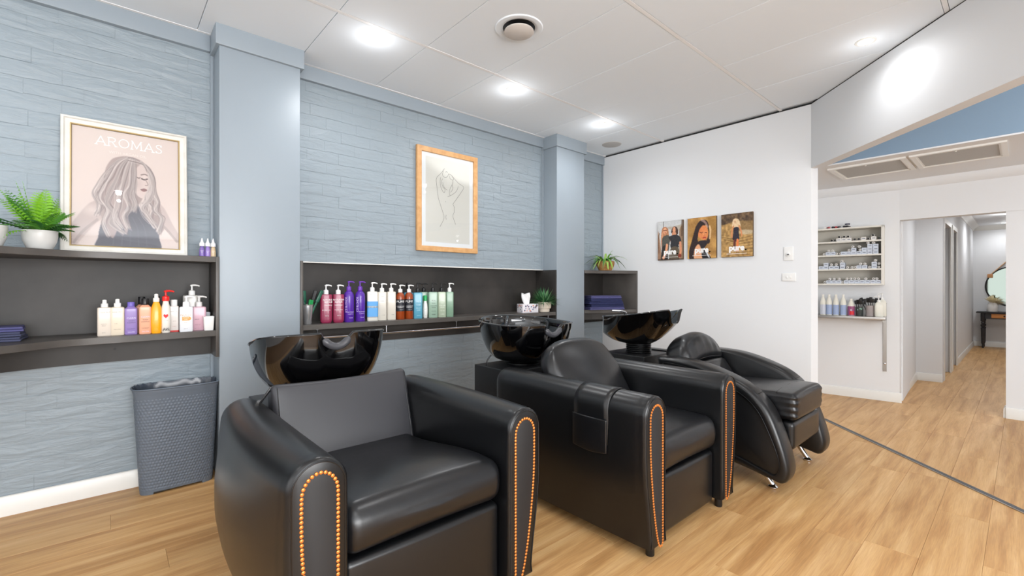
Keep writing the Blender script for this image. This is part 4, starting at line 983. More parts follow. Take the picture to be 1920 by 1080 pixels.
# ================================================================ BOTTLES
def inkm(r, g, b): return M('print_%d_%d_%d' % (r, g, b), rgb(r, g, b), .5)
def bottle(label, x, y, z, w_, d_, body, H_, col, kind, cap, capcol, prints=(), group=None, trans=0, yaw=None, name='bottle', seed=0, bands=()):
    rz = -math.atan2(x, y) * .75 if yaw is None else R(yaw)
    t = thing(name, label, 'bottle', (x, y, z), rz, group)
    mat = M('bottle_%d_%d_%d%s' % (*col, '_g' if trans else ''), rgb(*col), .12 if trans else .32, trans=trans, coat=.3 if not trans else 0)
    cm = M('cap_%d_%d_%d' % capcol, rgb(*capcol), .35)
    a, b = w_ / 2, d_ / 2; neck = .013; n = {'square': 7, 'round': 2, 'oval': 2.6, 'pill': 3.2}[kind]
    if kind == 'square': pr_ = [(0, .95), (.003, 1), (body - .010, 1), (body - .004, .96), (body - .001, .8), (body, neck / a)]
    elif kind == 'pill': pr_ = [(0, .78), (.004, .88), (.014, .97), (.028, 1), (body - .008, 1), (body - .002, .97), (body, .88), (body + .001, neck / a)]
    elif kind == 'round': pr_ = [(0, .93), (.004, 1), (body - .045, 1), (body - .030, .95), (body - .016, .80), (body - .006, .58), (body, neck / a)]
    else: pr_ = [(0, .82), (.004, .88), (body * .35, 1), (body * .6, .98), (body * .8, .86), (body * .93, .62), (body, neck / a)]
    if kind == 'square' and cap == 'shoulder': pr_ = [(0, .95), (.003, 1), (body - .004, 1), (body + .010, .55), (body + .011, neck / a)]; cap = 'screw'
    rings = [se(0, 0, zz, a * s_, b * s_, n if s_ > .5 else 2, 32) for zz, s_ in pr_]
    MB().loft(rings).build('body', mat, t, angle=35)
    c = MB(); zt = pr_[-1][0]; nozz = 0
    if cap == 'pump':
        hh = H_ - zt
        c.lathe([(.017, -.001), (.018, .002), (.0175, hh * .40), (.013, hh * .44), (.007, hh * .48), (.005, hh * .5), (.0045, hh * .84)], 16, (0, 0, zt))
        c.lathe([(.008, 0), (.0095, .003), (.0095, hh * .12), (.006, hh * .16), (.001, hh * .165)], 14, (0, 0, zt + hh * .83))
        c.tube([(0, 0, zt + hh * .93), (.018, -.001, zt + hh * .94), (.034, -.002, zt + hh * .90), (.040, -.002, zt + hh * .83)], [.0065, .0055, .0045, .004], 8)
        c.build('pump', cm, t)
    elif cap == 'spray':
        hh = H_ - zt; c.lathe([(.015, -.001), (.016, .002), (.0155, hh * .45), (.010, hh * .52), (.0095, hh * .9), (.0075, hh * .98), (.001, hh)], 16, (0, 0, zt)); c.tube([(0, 0, zt + hh * .8), (0, -.013, zt + hh * .8)], .0035, 8); c.build('spray_cap', cm, t)
    elif cap == 'cone':
        hh = H_ - zt; c.lathe([(a * .92, -.002), (a * .92, hh * .35), (a * .5, hh * .5), (a * .34, hh * .75), (a * .14, hh)], 16, (0, 0, zt)); c.build('cap', cm, t)
    else:
        hh = H_ - zt; c.lathe([(.0165, -.001), (.017, .002), (.017, hh - .002), (.0155, hh), (.001, hh)], 18, (0, 0, zt)); c.build('cap', cm, t)
    def surf(xx, e):
        if kind in ('square', 'pill'): return -b - e
        q = min(abs(xx) / a, .98); return -b * (1 - q ** n) ** (1 / n) - e
    for (z0, z1, bc) in bands:    # wrapped label
        bm_ = inkm(*bc); rg = [se(0, 0, zz, a + .0006, b + .0006, n, 32) for zz in (z0 * body, z1 * body)]
        MB().loft(rg, False, False).build('label_band', bm_, t)
    for (s_, sz, xf, zf, pc) in prints:
        text(s_, sz, inkm(*pc), t, lambda X, Y: (max(-a * .97, min(a * .97, xf * a + X)), surf(xf * a + X, .0011), zf * body + Y))
    return t
S0 = Zs1 + .0003
W_ = (245, 245, 243)
# --- middle shelf
for x_, tx in ((1.230, 'left'), (1.322, 'right')):
    bottle('crimson pump bottle with rounded base, %s one of the pair beside the metal cup' % tx, x_, 3.50, S0, .084, .068, .216, .289, (146, 44, 78), 'pill', 'pump', (240, 240, 240),
           [('NOURISH', .018, 0 if tx == 'right' else .35, .78, W_), ('REPAIR', .018, 0 if tx == 'right' else .35, .70, W_), ('SHAMPOO', .012, 0 if tx == 'right' else .35, .60, W_), ('FOR ALL HAIR', .009, 0, .44, W_), ('950 ML', .009, .1, .24, W_)])
for x_, tx, a_ in ((1.405, 'left', .30), (1.495, 'right', .30)):
    t = bottle('tall purple pump bottle, %s one of the purple pair' % tx, x_, 3.50, S0, .077, .076, .242, .317, (84, 40, 158), 'round', 'pump', (110, 58, 176),
           [('BLONDE', .013, a_, .30, (210, 190, 240)), ('SHAMPOO', .009, a_, .24, (210, 190, 240)), ('TONE', .011, a_, .12, (210, 190, 240))])
    text('ICE BLONDE', .021, inkm(196, 176, 232), t, lambda X, Y: (-.016 - Y, -.0383, .075 + X), align='LEFT')
def aq(label, x, w_, H_, body, extra): return bottle(label, x, 3.50, S0, w_, .055, body, H_, (214, 208, 196), 'square', 'pump', (240, 240, 238), extra)
bottle('white pump bottle with a bright blue label between purple and cream bottles', 1.597, 3.50, S0, .084, .06, .236, .309, (222, 218, 208), 'square', 'pump', (240, 240, 238),
       [('SALON', .010, -.1, .88, (90, 90, 90)), ('HYDRATE', .012, 0, .46, W_)], bands=((.14, .66, (86, 160, 220)), (.44, .50, (226, 220, 206)), (.12, .135, (40, 60, 110))))
aq('cream square pump bottle, left one of the cream pair', 1.680, .072, .301, .233, [('SOFT', .010, .1, .82, (150, 150, 146)), ('SHAMPOO', .009, .1, .66, (150, 150, 146)), ('1 LITRE', .008, .2, .17, (110, 108, 104))])
aq('cream square pump bottle, right one of the cream pair', 1.762, .072, .301, .234, [('SOFT', .010, .1, .82, (150, 150, 146)), ('RINSE', .009, .1, .66, (150, 150, 146)), ('1 LITRE', .008, .2, .17, (110, 108, 104))])
for x_, tx in ((1.845, 'left'), (1.927, 'right')):
    bottle('amber pump bottle with black PUMP label, %s one of the pair' % tx, x_, 3.50, S0, .073, .073, .226, .289, (150, 62, 16), 'round', 'pump', (240, 240, 238),
           [('PUMP', .027, 0, .615, W_), ('THICKENING', .0105, 0, .47, W_), ('SHAMPOO', .0105, 0, .42, W_), ('FOR HAIR', .007, .2, .35, (200, 200, 200))], bands=((.30, .74, (34, 36, 44)),))
bottle('teal blue square bottle with black pump beside the amber bottles', 2.006, 3.49, S0, .076, .06, .224, .307, (84, 158, 184), 'square', 'pump', (24, 24, 26),
       [('MILK', .018, .1, .62, (190, 224, 232)), ('WASH', .014, .1, .50, (190, 224, 232)), ('FOR DRY', .011, .1, .38, (190, 224, 232)), ('HAIR', .014, .1, .30, (190, 224, 232)), ('1000 ML', .009, .1, .10, (190, 224, 232))])
bottle('teal blue square bottle half hidden behind the front teal one', 1.975, 3.60, S0, .076, .06, .224, .307, (84, 158, 184), 'square', 'screw', (24, 24, 26))
bottle('small white bottle with green cap squeezed between teal and sage bottles', 2.086, 3.50, S0, .042, .042, .150, .196, (232, 232, 226), 'oval', 'screw', (40, 168, 92), [('MINT', .008, 0, .5, (150, 150, 150)), ('50', .008, .1, .12, (80, 80, 80))])
for k, (x_, cc, pc, tx, cap) in enumerate(((2.158, (150, 178, 158), (50, 66, 58), 'dark print and black pump', (24, 24, 26)), (2.249, (178, 192, 168), (232, 238, 228), 'white print and black pump, paler green', (24, 24, 26)), (2.334, (134, 166, 142), (168, 196, 176), 'white pump, rightmost bottle of the row', (240, 240, 238)))):
    pr_ = [('FULL', .017, .1, .64, pc), ('BODY', .011, .1, .54, pc), ('VOLUME', .014, .1, .44, pc), ('RINSE', .014, .1, .37, pc), ('FOR FINE', .009, .1, .24, pc), ('HAIR', .014, .1, .10, pc)] if k < 2 else [('CARE', .012, 0, .80, pc), ('FULL RINSE', .009, 0, .42, pc)]
    bottle('sage green square bottle, ' + tx, x_, 3.49, S0, (.080, .074, .068)[k], .058, .228, .308, cc, 'square', 'pump', cap, pr_)
bottle('sage green square bottle standing behind the dark-printed one', 2.13, 3.60, S0, .078, .055, .226, .305, (150, 178, 158), 'square', 'pump', (24, 24, 26))
# metal cup with brushes
cup = thing('metal_cup', 'polished metal cup holding brushes at the left end of the middle shelf', 'cup', (1.092, 3.49, S0))
CUPM = M('cup_steel', rgb(216, 218, 220), .28, metal=.8)
MB().lathe([(.001, .0), (.026, 0), (.029, .004), (.039, .138), (.041, .140), (.042, .143), (.039, .143), (.037, .138), (.027, .008), (.001, .006)], 28).build('vessel', CUPM, cup)
def tool(label, x, y, tilt, rz, mat, L_, wd, nm='tint_brush', cup_z=S0 + .03, base=None):
    t = thing(nm, label, 'brush', (x, y, cup_z), rz); 
    o = MB().rbox(-wd / 2, -.004, -.01, wd / 2, .004, L_ * .62, .003, 2).build('handle', mat, t, rot=(0, tilt, 0))
    o = MB().rbox(-wd * .8, -.007, L_ * .60, wd * .8, .007, L_, .005, 2).build('paddle', mat, t, rot=(0, tilt, 0)); return t
DG = M('dark_green_plastic', rgb(16, 84, 62), .35)
tool('dark green brush leaning right in the metal cup', 1.100, 3.485, R(24), 0, DG, .235, .016)
tool('bright green tool at the centre of the metal cup', 1.092, 3.47, R(10), R(20), M('bright_green', rgb(20, 140, 70), .35), .150, .022)
tool('black brush leaning right behind the green one in the metal cup', 1.094, 3.500, R(15), R(-20), BLACK, .225, .016)
tool('dark green brush standing upright in the metal cup', 1.085, 3.505, R(-3), R(10), DG, .215, .014)
tool('black comb leaning left in the metal cup', 1.082, 3.48, R(-12), R(-10), M('dark_grey_plastic', rgb(66, 68, 72), .4), .200, .014)
# --- near shelf
SN_ = S0; yb = 3.43
def tiny(s_, n=2): return s_
bottle('cream spray bottle at the left end of the row on the near shelf', -.015, yb, SN_, .062, .062, .160, .202, (226, 214, 200), 'square', 'spray', (242, 242, 240), [('HAIR MIST', .009, .1, .80, (120, 112, 106)), ('LEAVE IN', .006, -.1, .40, (140, 132, 124)), ('SPRAY', .006, -.1, .34, (140, 132, 124)), ('200 ML', .005, -.1, .1, (140, 132, 124))])
bottle('cream spray bottle, second from the left, beside the purple bottle', .040, yb, SN_, .061, .061, .160, .205, (228, 214, 192), 'square', 'spray', (244, 244, 242), [('HAIR MIST', .009, 0, .80, (120, 112, 106)), ('CURL', .006, -.2, .40, (170, 158, 140)), ('CREAM SPRAY', .005, 0, .2, (150, 140, 124))])
def qlabel(pc): return [('CLEAN', .013, .05, .60, (226, 216, 240)), ('WASH', .009, .05, .50, pc), ('SHAMPOO', .008, .05, .43, pc), ('FOR BRIGHT', .006, .05, .20, pc), ('SALON', .010, .05, .07, (226, 216, 240))]
bottle('lavender purple square bottle with purple cap, third from the left', .099, yb, SN_, .058, .052, .150, .186, (146, 124, 186), 'square', 'shoulder', (112, 98, 186), qlabel((70, 54, 100)))
bottle('peach square bottle with black cap, in front of its twin', .162, yb - .01, SN_, .056, .050, .158, .205, (238, 172, 140), 'square', 'shoulder', (22, 22, 24), qlabel((96, 60, 50)))
bottle('peach square bottle with black cap, half hidden behind its twin', .150, yb + .065, SN_, .056, .050, .158, .214, (236, 170, 138), 'square', 'shoulder', (22, 22, 24))
bottle('dark-capped bottle hidden behind the orange bottle', .222, yb + .10, SN_, .05, .05, .165, .215, (70, 66, 64), 'round', 'screw', (22, 22, 24))
bottle('slim orange-yellow bottle with white cap on the near shelf', .213, yb - .02, SN_, .056, .05, .186, .233, (248, 168, 20), 'oval', 'spray', (238, 236, 230), [('SUN', .008, 0, .12, (250, 196, 90)), ('SMOOTH', .006, 0, .07, (250, 196, 90))])
hb = bottle('white bottle with red heart and red pump on the near shelf', .258, yb - .02, SN_, .048, .044, .190, .253, (222, 216, 206), 'oval', 'pump', (226, 34, 30))
hp = []
for i in range(24):
    a = 2 * math.pi * i / 24; hp.append((.0105 * math.sin(a) ** 3 * 1.1, .0009 * (13 * math.cos(a) - 5 * math.cos(2 * a) - 2 * math.cos(3 * a) - math.cos(4 * a))))
m = MB(); m.add([(x, -.022 * (1 - (abs(x) / .024) ** 2.6) ** .385 - .0012 , .100 + z) for x, z in hp], [tuple(range(24))]); m.build('heart_print', inkm(220, 26, 34), hb, smooth=False)
text('LOVE', .007, inkm(120, 160, 150), hb, lambda X, Y: (X, -.0232, .072 + Y)); 
m = MB()
for i in range(7): m.add([(-.016 + .0046 * i, -.0222, .012 + .006 * (i % 3)), (-.010 + .0046 * i, -.0222, .010 + .004 * (i % 2)), (-.012 + .0046 * i, -.0222, .030 + .004 * (i % 2))], [(0, 1, 2)])
m.build('pattern_print', inkm(110, 104, 98), hb, smooth=False)
bottle('white box-shaped bottle with red base and white cap on the near shelf', .301, yb + .022, SN_, .048, .040, .158, .195, (222, 214, 208), 'square', 'screw', (240, 240, 238), [('HAIR OIL', .008, 0, .76, (130, 120, 116)), ('SERUM', .006, .1, .40, (130, 120, 116)), ('GLOSS', .005, 0, .2, (190, 90, 90))], bands=((.0, .06, (196, 42, 34)),))
nv = bottle('white square pump bottle with orange lozenge label on the near shelf', .359, yb - .01, SN_, .068, .052, .153, .218, (228, 230, 234), 'square', 'pump', (244, 244, 246), [('NUVO', .018, -.1, .62, (176, 130, 90)), ('blonde', .005, -.1, .36, (200, 150, 90)), ('250 ml', .007, -.1, .10, (120, 120, 124))])
lz = [(-.021, .068), (.012, .068)] + [(.012 + .012 * math.cos(a), .080 + .012 * math.sin(a)) for a in [R(-90 + 18 * i) for i in range(1, 10)]] + [(.012, .092), (-.021, .092)]
MB().add([(x, -.0270, z) for x, z in lz], [tuple(range(len(lz)))]).build('label_print', inkm(228, 158, 82), nv, smooth=False)
text('COLOUR', .007, inkm(250, 240, 226), nv, lambda X, Y: (X - .002, -.0274, .082 + Y)); text('CARE', .007, inkm(250, 240, 226), nv, lambda X, Y: (X - .002, -.0274, .072 + Y))
bottle('dusty pink pump bottle near the right end of the near shelf', .431, 3.475, SN_, .076, .054, .149, .216, (214, 172, 186), 'square', 'pump', (240, 238, 236), [('BALM', .009, -.3, .44, (120, 80, 90)), ('RINSE OUT', .006, -.2, .22, (140, 96, 106)), ('300', .005, -.5, .06, (120, 80, 90))])
bottle('large clear-white pump bottle behind the pink bottle', .402, yb + .115, SN_, .096, .070, .219, .288, (206, 204, 198), 'pill', 'pump', (240, 240, 238), [('LUXE', .016, 0, .62, (214, 160, 130)), ('SALON', .010, -.2, .42, (120, 116, 110))])
tb = thing('tub', 'white tapered plastic tub at the right end of the near shelf', 'tub', (.475, 3.420, SN_), R(-3))
rg = [se(0, 0, z, a, a * .95, 7, 28) for z, a in ((0, .023), (.004, .025), (.086, .0295), (.087, .028), (.080, .027), (.008, .022))]
MB().loft(rg).build('body', PW, tb, angle=40)
rg = [se(.005, .02, z, a, a * .8, 7, 28) for z, a in ((0, .018), (.108, .022), (.109, .020), (.01, .017))]
t2 = thing('tub', 'clear plastic tub standing behind the white tapered tub', 'tub', (.476, 3.53, SN_)); MB().loft([[(x - .005, y - .02, z) for x, y, z in r] for r in rg]).build('body', M('clear_tub', rgb(200, 205, 210), .15), t2, angle=40)
for k, (x_, cc, tx) in enumerate(((.4437, (120, 96, 168), 'leftmost'), (.4745, (150, 124, 196), 'middle'), (.5035, (206, 182, 146), 'rightmost, beige'))):
    bottle('small dropper bottle with white cone cap, %s of three by the pillar' % tx, x_, 3.45, Zt1 + .0003, .031, .031, .068, .118, cc, 'round', 'cone', (236, 236, 238), [('SHINE', .006, 0, .5, W_), ('OIL', .006, 0, .38, W_)], name='dropper_bottle')

# ================================================================ TOWELS, TISSUES, PLANTS
NAVY = M('navy_towel', rgb(44, 50, 92), .95, bump=(500, .5, .002)); NAVY2 = M('faded_blue_towel', rgb(84, 84, 130), .95, bump=(500, .5, .002)); SLATE = M('slate_towel', rgb(70, 74, 100), .95, bump=(500, .5, .002))
def towel(x, y, z, wx, wy, h, mat, label, rz=0, seed=1, group=None):
    rr = random.Random(seed); ph = rr.random() * 6
    t = thing('folded_towel', label, 'towel', (x, y, z), rz, group)
    for k in range(2):
        hh = h / 2
        def f(X, Y, Z): return (X + .003 * math.sin(Y * 30 + ph), Y + .004 * math.sin(X * 22 + ph + k), Z + .0006 * math.sin(X * 25 + ph) * math.cos(Y * 20))
        MB().rbox(-wx / 2 + .002 * k, -wy / 2 + .006 * k, hh * k + .0006, wx / 2 - .003 * k, wy / 2, hh * (k + 1), hh * .49, 3, (8, 6, 1), f).build('fold', mat, t, angle=80)
    return t
for k, (mt, tx) in enumerate(((SLATE, 'bottom of the near pile'), (SLATE, 'middle of the near pile'), (NAVY2, 'top of the near pile'))):
    towel(-.46, 3.44, S0 + .0245 * k, .27, .22, .0235, mt, 'folded slate blue towel on the near shelf, ' + tx, R(3 * k - 2), k)
for k, (mt, tx) in enumerate(((NAVY2, 'lowest of the corner pile'), (NAVY, 'second from the bottom'), (NAVY, 'third in the corner pile'), (NAVY, 'fourth in the corner pile'), (NAVY2, 'topmost of the corner pile, paler'))):
    towel(4.425 + .008 * math.sin(k * 2), 3.335 + .004 * k, S0 + .0335 * k, (.46, .44, .45, .42, .40)[k], .20, .0325, mt, 'folded navy towel in the corner shelf, ' + tx, R(-24 + 3 * math.sin(k * 3)), k + 9)
tsb = thing('tissue_box', 'patterned tissue box with a white tissue beside the spiky green plant', 'box', (3.33, 3.50, S0), R(-10))
MB().rbox(-.100, -.055, 0, .100, .055, .092, .002, 1).build('carton', M('tissue_carton', rgb(226, 222, 226), .6), tsb, angle=30)
rr = random.Random(4)
for cc in ((222, 140, 110), (96, 104, 140), (60, 66, 96)):
    m = MB()
    for i in range(9):
        x_ = rr.uniform(-.085, .085); z_ = rr.uniform(.012, .08); s_ = rr.uniform(.006, .012); m.add([(x_ + s_ * math.cos(a) * rr.uniform(.5, 1), -.0556, z_ + s_ * math.sin(a) * rr.uniform(.5, 1)) for a in [2 * math.pi * q / 6 for q in range(6)]], [tuple(range(6))])
    for i in range(4):
        y_ = rr.uniform(-.045, .045); z_ = rr.uniform(.015, .08); m.add([(-.1006, y_ + .008 * math.cos(a), z_ + .008 * math.sin(a)) for a in [2 * math.pi * q / 6 for q in range(6)]], [tuple(range(6))])
    m.build('pattern_print', inkm(*cc), tsb, smooth=False)
ts = MB(); rings = []
for i in range(9):
    v = i / 8; wv = .028 + .022 * math.sin(v * 2.2); rings.append([(-.012 + wv * math.cos(a) + .006 * math.sin(3 * a + v * 3) - .015 * v, .014 * math.sin(a) + .008 * math.sin(4 * a + v * 5), .088 + .110 * v + .012 * v * math.cos(2 * a + 1)) for a in [2 * math.pi * q / 24 for q in range(24)]])
ts.loft(rings, False, True).build('tissue', M('tissue_paper', rgb(240, 240, 240), .9), tsb, angle=60)

def leaf(pts, wd, n_cross=2, up=Vector((0, 0, 1))):
    """tapering folded blade along pts"""
    P = [Vector(p) for p in pts]; vs = []; fs = []; N = len(P)
    for i, p in enumerate(P):
        t = (P[min(i + 1, N - 1)] - P[max(i - 1, 0)]).normalized(); s_ = t.cross(up)
        s_ = s_.normalized() if s_.length > .05 else Vector((1, 0, 0)); nn = s_.cross(t).normalized()
        u = i / (N - 1); w_ = wd * (min(1, .35 + 2.5 * u) if u < .3 else max(0.04, (1 - ((u - .3) / .7) ** 1.6)))
        vs += [tuple(p - s_ * w_ / 2 + nn * w_ * .15), tuple(p), tuple(p + s_ * w_ / 2 + nn * w_ * .15)]
    for i in range(N - 1):
        for j in range(2): fs.append((i * 3 + j, i * 3 + j + 1, (i + 1) * 3 + j + 1, (i + 1) * 3 + j))
    return vs, fs
FERN1 = M('fern_bright_green', rgb(124, 186, 40), .5); FERN2 = M('fern_mid_green', rgb(74, 136, 44), .5); FERN3 = M('fern_dark_green', rgb(44, 98, 40), .5)
def frond(base, az, length, rise, droop, wd, mat, parent, name='frond'):
    mb = MB(); N = 14; P = []
    for i in range(N + 1):
        u = i / N; r_ = length * (u * math.cos(rise) ) ; z = length * (u * math.sin(rise)) - droop * u * u
        P.append(Vector((base[0] + r_ * math.cos(az), base[1] + r_ * math.sin(az), base[2] + z)))
    mb.tube(P, [.0014 * (1 - .7 * i / N) for i in range(N + 1)], 4)
    for i in range(2, N + 1):
        u = i / N; t = (P[min(i + 1, N)] - P[i - 1]).normalized(); s_ = t.cross(Vector((0, 0, 1))).normalized()
        ll = wd * (math.sin(math.pi * min(.98, .12 + .86 * u)) ** .8)
        for sg in (-1, 1):
            for h in (0,):
                b = P[i] - (P[i] - P[i - 1]) * h; d = (s_ * sg + t * .45).normalized()
                q1 = b + d * ll * .5 + Vector((0, 0, .0015)); q2 = b + d * ll - Vector((0, 0, ll * .18)); k = t * ll * .12
                mb.add([tuple(b - k * .4), tuple(q1 - k), tuple(q2), tuple(q1 + k), tuple(b + k * .4)], [(0, 1, 2, 3, 4)])
    return mb.build(name, mat, parent, smooth=False)
WCER = M('white_ceramic', rgb(214, 213, 210), .35, bump=(18, .12, .003))
def pot_round(t, r, h, x=0, y=0):
    MB().lathe([(.001, 0), (r * .62, 0), (r * .72, .006), (r * .93, h * .45), (r * .99, h * .75), (r, h - .002), (r * .985, h), (r * .95, h - .002), (r * .93, h * .8), (.001, h * .8)], 40, (x, y, 0)).build('pot', WCER, t)
    MB().lathe([(.001, h * .86), (r * .94, h * .84)], 24, (x, y, 0), cap=False).build('soil', M('potting_soil', rgb(52, 40, 30), .95), t)
fp = thing('potted_fern', 'bright green fern in a white round pot beside the leaning poster', 'plant', (-.262, 3.36, Zt1 + .0003))
pot_round(fp, .068, .098)
rr = random.Random(12)
for k in range(46):
    az = 2 * math.pi * k / 46 * 3.0 + rr.uniform(-.3, .3); ring = k % 3
    rise = R((80, 60, 30)[ring] + rr.uniform(-8, 8)); ln = (.255, .275, .22)[ring] * rr.uniform(.85, 1.15)
    if math.sin(az) > .3: ln *= .62
    if math.cos(az) > .5: ln *= .8
    frond((.02 * math.cos(az), .02 * math.sin(az), .088), az, ln, rise, (.03, .06, .07)[ring] * rr.uniform(.6, 1.2), .047, (FERN1, FERN1 if k % 2 else FERN2, FERN2 if k % 2 else FERN3)[ring], fp)
frond((-.03, -.03, .09), R(215), .17, R(10), .12, .04, FERN1, fp)
p2 = thing('potted_plant', 'white rounded pot cut off by the left edge of the picture', 'plant', (-.428, 3.275, Zt1 + .0003))
pot_round(p2, .066, .105)
for k in range(12):
    az = k * 2.4; frond((0, 0, .09), az, .10 * rr.uniform(.8, 1.2), R(35 + 20 * (k % 2)), .03, .026, (FERN2, FERN3)[k % 2], p2)
# spiky plant on the middle shelf
sp = thing('potted_plant', 'spiky dark green plant in a cream pot at the right end of the middle shelf', 'plant', (3.545, 3.47, S0))
MB().lathe([(.001, 0), (.058, 0), (.060, .002), (.062, .034), (.064, .036), (.074, .038), (.076, .042), (.079, .105), (.077, .107), (.072, .105), (.068, .09), (.001, .09)], 36).build('pot', M('cream_pot', rgb(220, 208, 192), .6), sp)
mb = MB()
mats = []
for g, mt in enumerate((M('spike_green', rgb(70, 128, 78), .5), M('spike_dark', rgb(44, 94, 60), .5), M('spike_pale', rgb(126, 172, 120), .5))):
    mb = MB()
    for k in range(110):
        az = rr.uniform(0, 2 * math.pi); el = math.asin(rr.uniform(0.02, .99)); ln = rr.uniform(.145, .205); dz = -.05 * math.cos(el)
        P = [Vector((.02 * math.cos(az), .02 * math.sin(az), .095)) + Vector((math.cos(az) * math.cos(el), math.sin(az) * math.cos(el), math.sin(el))) * ln * u + Vector((0, 0, dz * u * u)) for u in (0, .25, .5, .75, 1)]
        for p in P:
            if p.z < .04 and math.hypot(p.x, p.y) < .1: p.z = .04
            p.x = min(p.x, .085) if p.y > -.088 else p.x; p.y = min(p.y, .18)
        mb.add(*leaf(P, .009))
    tag(mb.build('foliage', mt, sp), kind='stuff')
# plant in a basket, corner top board
bp_ = thing('potted_plant', 'strap-leaved green plant in a small wicker basket on the corner shelf', 'plant', (4.41, 3.30, Zt1 + .0003))
WICK = M('wicker', rgb(186, 142, 84), .7, var=(60, rgb(150, 104, 56)))
mb = MB(); rings = []
for i in range(37):
    z = .108 * i / 36; r_ = .072 + .034 * math.sin(z / .108 * 1.9); rings.append([((r_ + .0022 * math.sin(i * math.pi / 2 + (j % 2) * math.pi)) * math.cos(2 * math.pi * j / 56), (r_ + .0022 * math.sin(i * math.pi / 2 + (j % 2) * math.pi)) * math.sin(2 * math.pi * j / 56), z) for j in range(56)])
rings.append(se(0, 0, .106, .094, .094, 2, 56)); rings.append(se(0, 0, .09, .09, .09, 2, 56)); mb.loft(rings).build('basket', WICK, bp_, angle=80)
LG = [M('strap_leaf_green', rgb(104, 158, 52), .45), M('strap_leaf_pale', rgb(150, 188, 84), .45), M('strap_leaf_dark', rgb(66, 118, 44), .45)]
for k in range(40):
    az = 2 * math.pi * k / 40 + rr.uniform(-.15, .15); ln = rr.uniform(.22, .34); el = R(rr.uniform(30, 78)); dr_ = rr.uniform(.14, .32)
    ln *= 1
    P = [Vector((.03 * math.cos(az), .03 * math.sin(az), .10)) + Vector((math.cos(az) * math.cos(el), math.sin(az) * math.cos(el), math.sin(el))) * ln * u + Vector((0, 0, -dr_ * u * u)) for u in [i / 8 for i in range(9)]]
    for p in P: p.z = max(p.z, .006); p.x = min(p.x, .335); p.y = min(p.y, .27)
    MB().add(*leaf(P, rr.uniform(.022, .032))).build('leaf', LG[k % 3], bp_)

# ================================================================ COLOUR CABINET AND STEEL SHELF
RZ = math.atan2(-.990, .1406)
def WL(u, dep, z): x, y = W2(u, dep); return (x, y, z)
CAB = M('cabinet_white', rgb(226, 224, 216), .5)
cb = thing('wall_cabinet', 'open white wall cabinet full of hair colour cartons and tubes', 'cabinet', WL(.98, 0, 1.235), RZ)   # local x: right, y: into the wall
CW = .86; D_ = -.215
MB().box(0, D_, 0, .018, -.001, .620).build('side_panel', CAB, cb, smooth=False)
MB().box(CW - .026, D_, 0, CW, -.001, .620).build('side_panel', CAB, cb, smooth=False)
MB().box(.018, -.008, .016, CW - .026, -.001, .604).build('back_panel', M('cabinet_back', rgb(200, 195, 184), .6), cb, smooth=False)
rowz = [.0, .158, .310, .457]
for z in rowz + [.604]: MB().box(.018 if z < .6 else 0, D_, z, CW - .026 if z < .6 else CW, -.0085, z + .016).build('shelf_board' if 0 < z < .6 else 'end_board', CAB, cb, smooth=False)
CART = M('carton_pale_blue', rgb(206, 214, 226), .6); CARTW = M('carton_white', rgb(232, 230, 226), .6); PRTG = inkm(120, 126, 140)
proto = {}
def carton(uR, z, group, label, mat, wd=.044, h=.034, dep=.16):
    """uR: distance left from the cabinet's right inner side"""
    x = CW - .026 - uR - wd
    key = ('c', mat.name, round(h, 3))
    if key not in proto:
        o = MB().rbox(0, 0, 0, wd, dep, h, .0008, 1).build('carton', mat, None, smooth=False)
        p = MB(); p.box(wd * .2, -.0006, h * .40, wd * .8, -.0001, h * .62); p.build('label_print', PRTG, o, smooth=False); proto[key] = o
        bpy.context.view_layer.update()
        o2 = o
    else: o2 = copy_tree(proto[key])
    o2.matrix_world = cb_m @ Matrix.Translation((x, D_ + .012 + RND.uniform(0, .01), z)); tag(o2, label, 'box', group); return o2
def tube_(uR, z, group, label, dark=False, r=.0135, dep=.13):
    x = CW - .026 - uR; key = ('t', dark)
    if key not in proto:
        o = MB().lathe([(.001, -.003), (r * .72, -.003), (r * .76, 0), (r * .76, .018), (r, .020), (r * .96, dep * .6), (r * .2, dep)], 16, mat=Matrix.Rotation(R(-90), 4, 'X')).build('colour_tube', CARTW, None)
        MB().lathe([(.001, -.0045), (r * .74 if dark else r * .34, -.0045), (r * .74 if dark else r * .34, -.0025)], 14, mat=Matrix.Rotation(R(-90), 4, 'X')).build('cap', BLACK if dark else GEL, o); proto[key] = o
        o2 = o
    else: o2 = copy_tree(proto[key])
    o2.matrix_world = cb_m @ Matrix.Translation((x, D_ + .02, z + r + .0005)) @ Matrix.Rotation(RND.uniform(-.12, .12), 4, 'Z'); tag(o2, label, 'tube', group); return o2
bpy.context.view_layer.update(); cb_m = Matrix.Translation(cb.location) @ Matrix.Rotation(RZ, 4, 'Z')
def U(x5):  # crop position (0..650) along the front -> distance from the right inner side
    return (645 - x5) / 4.91 / 232 * 1.0
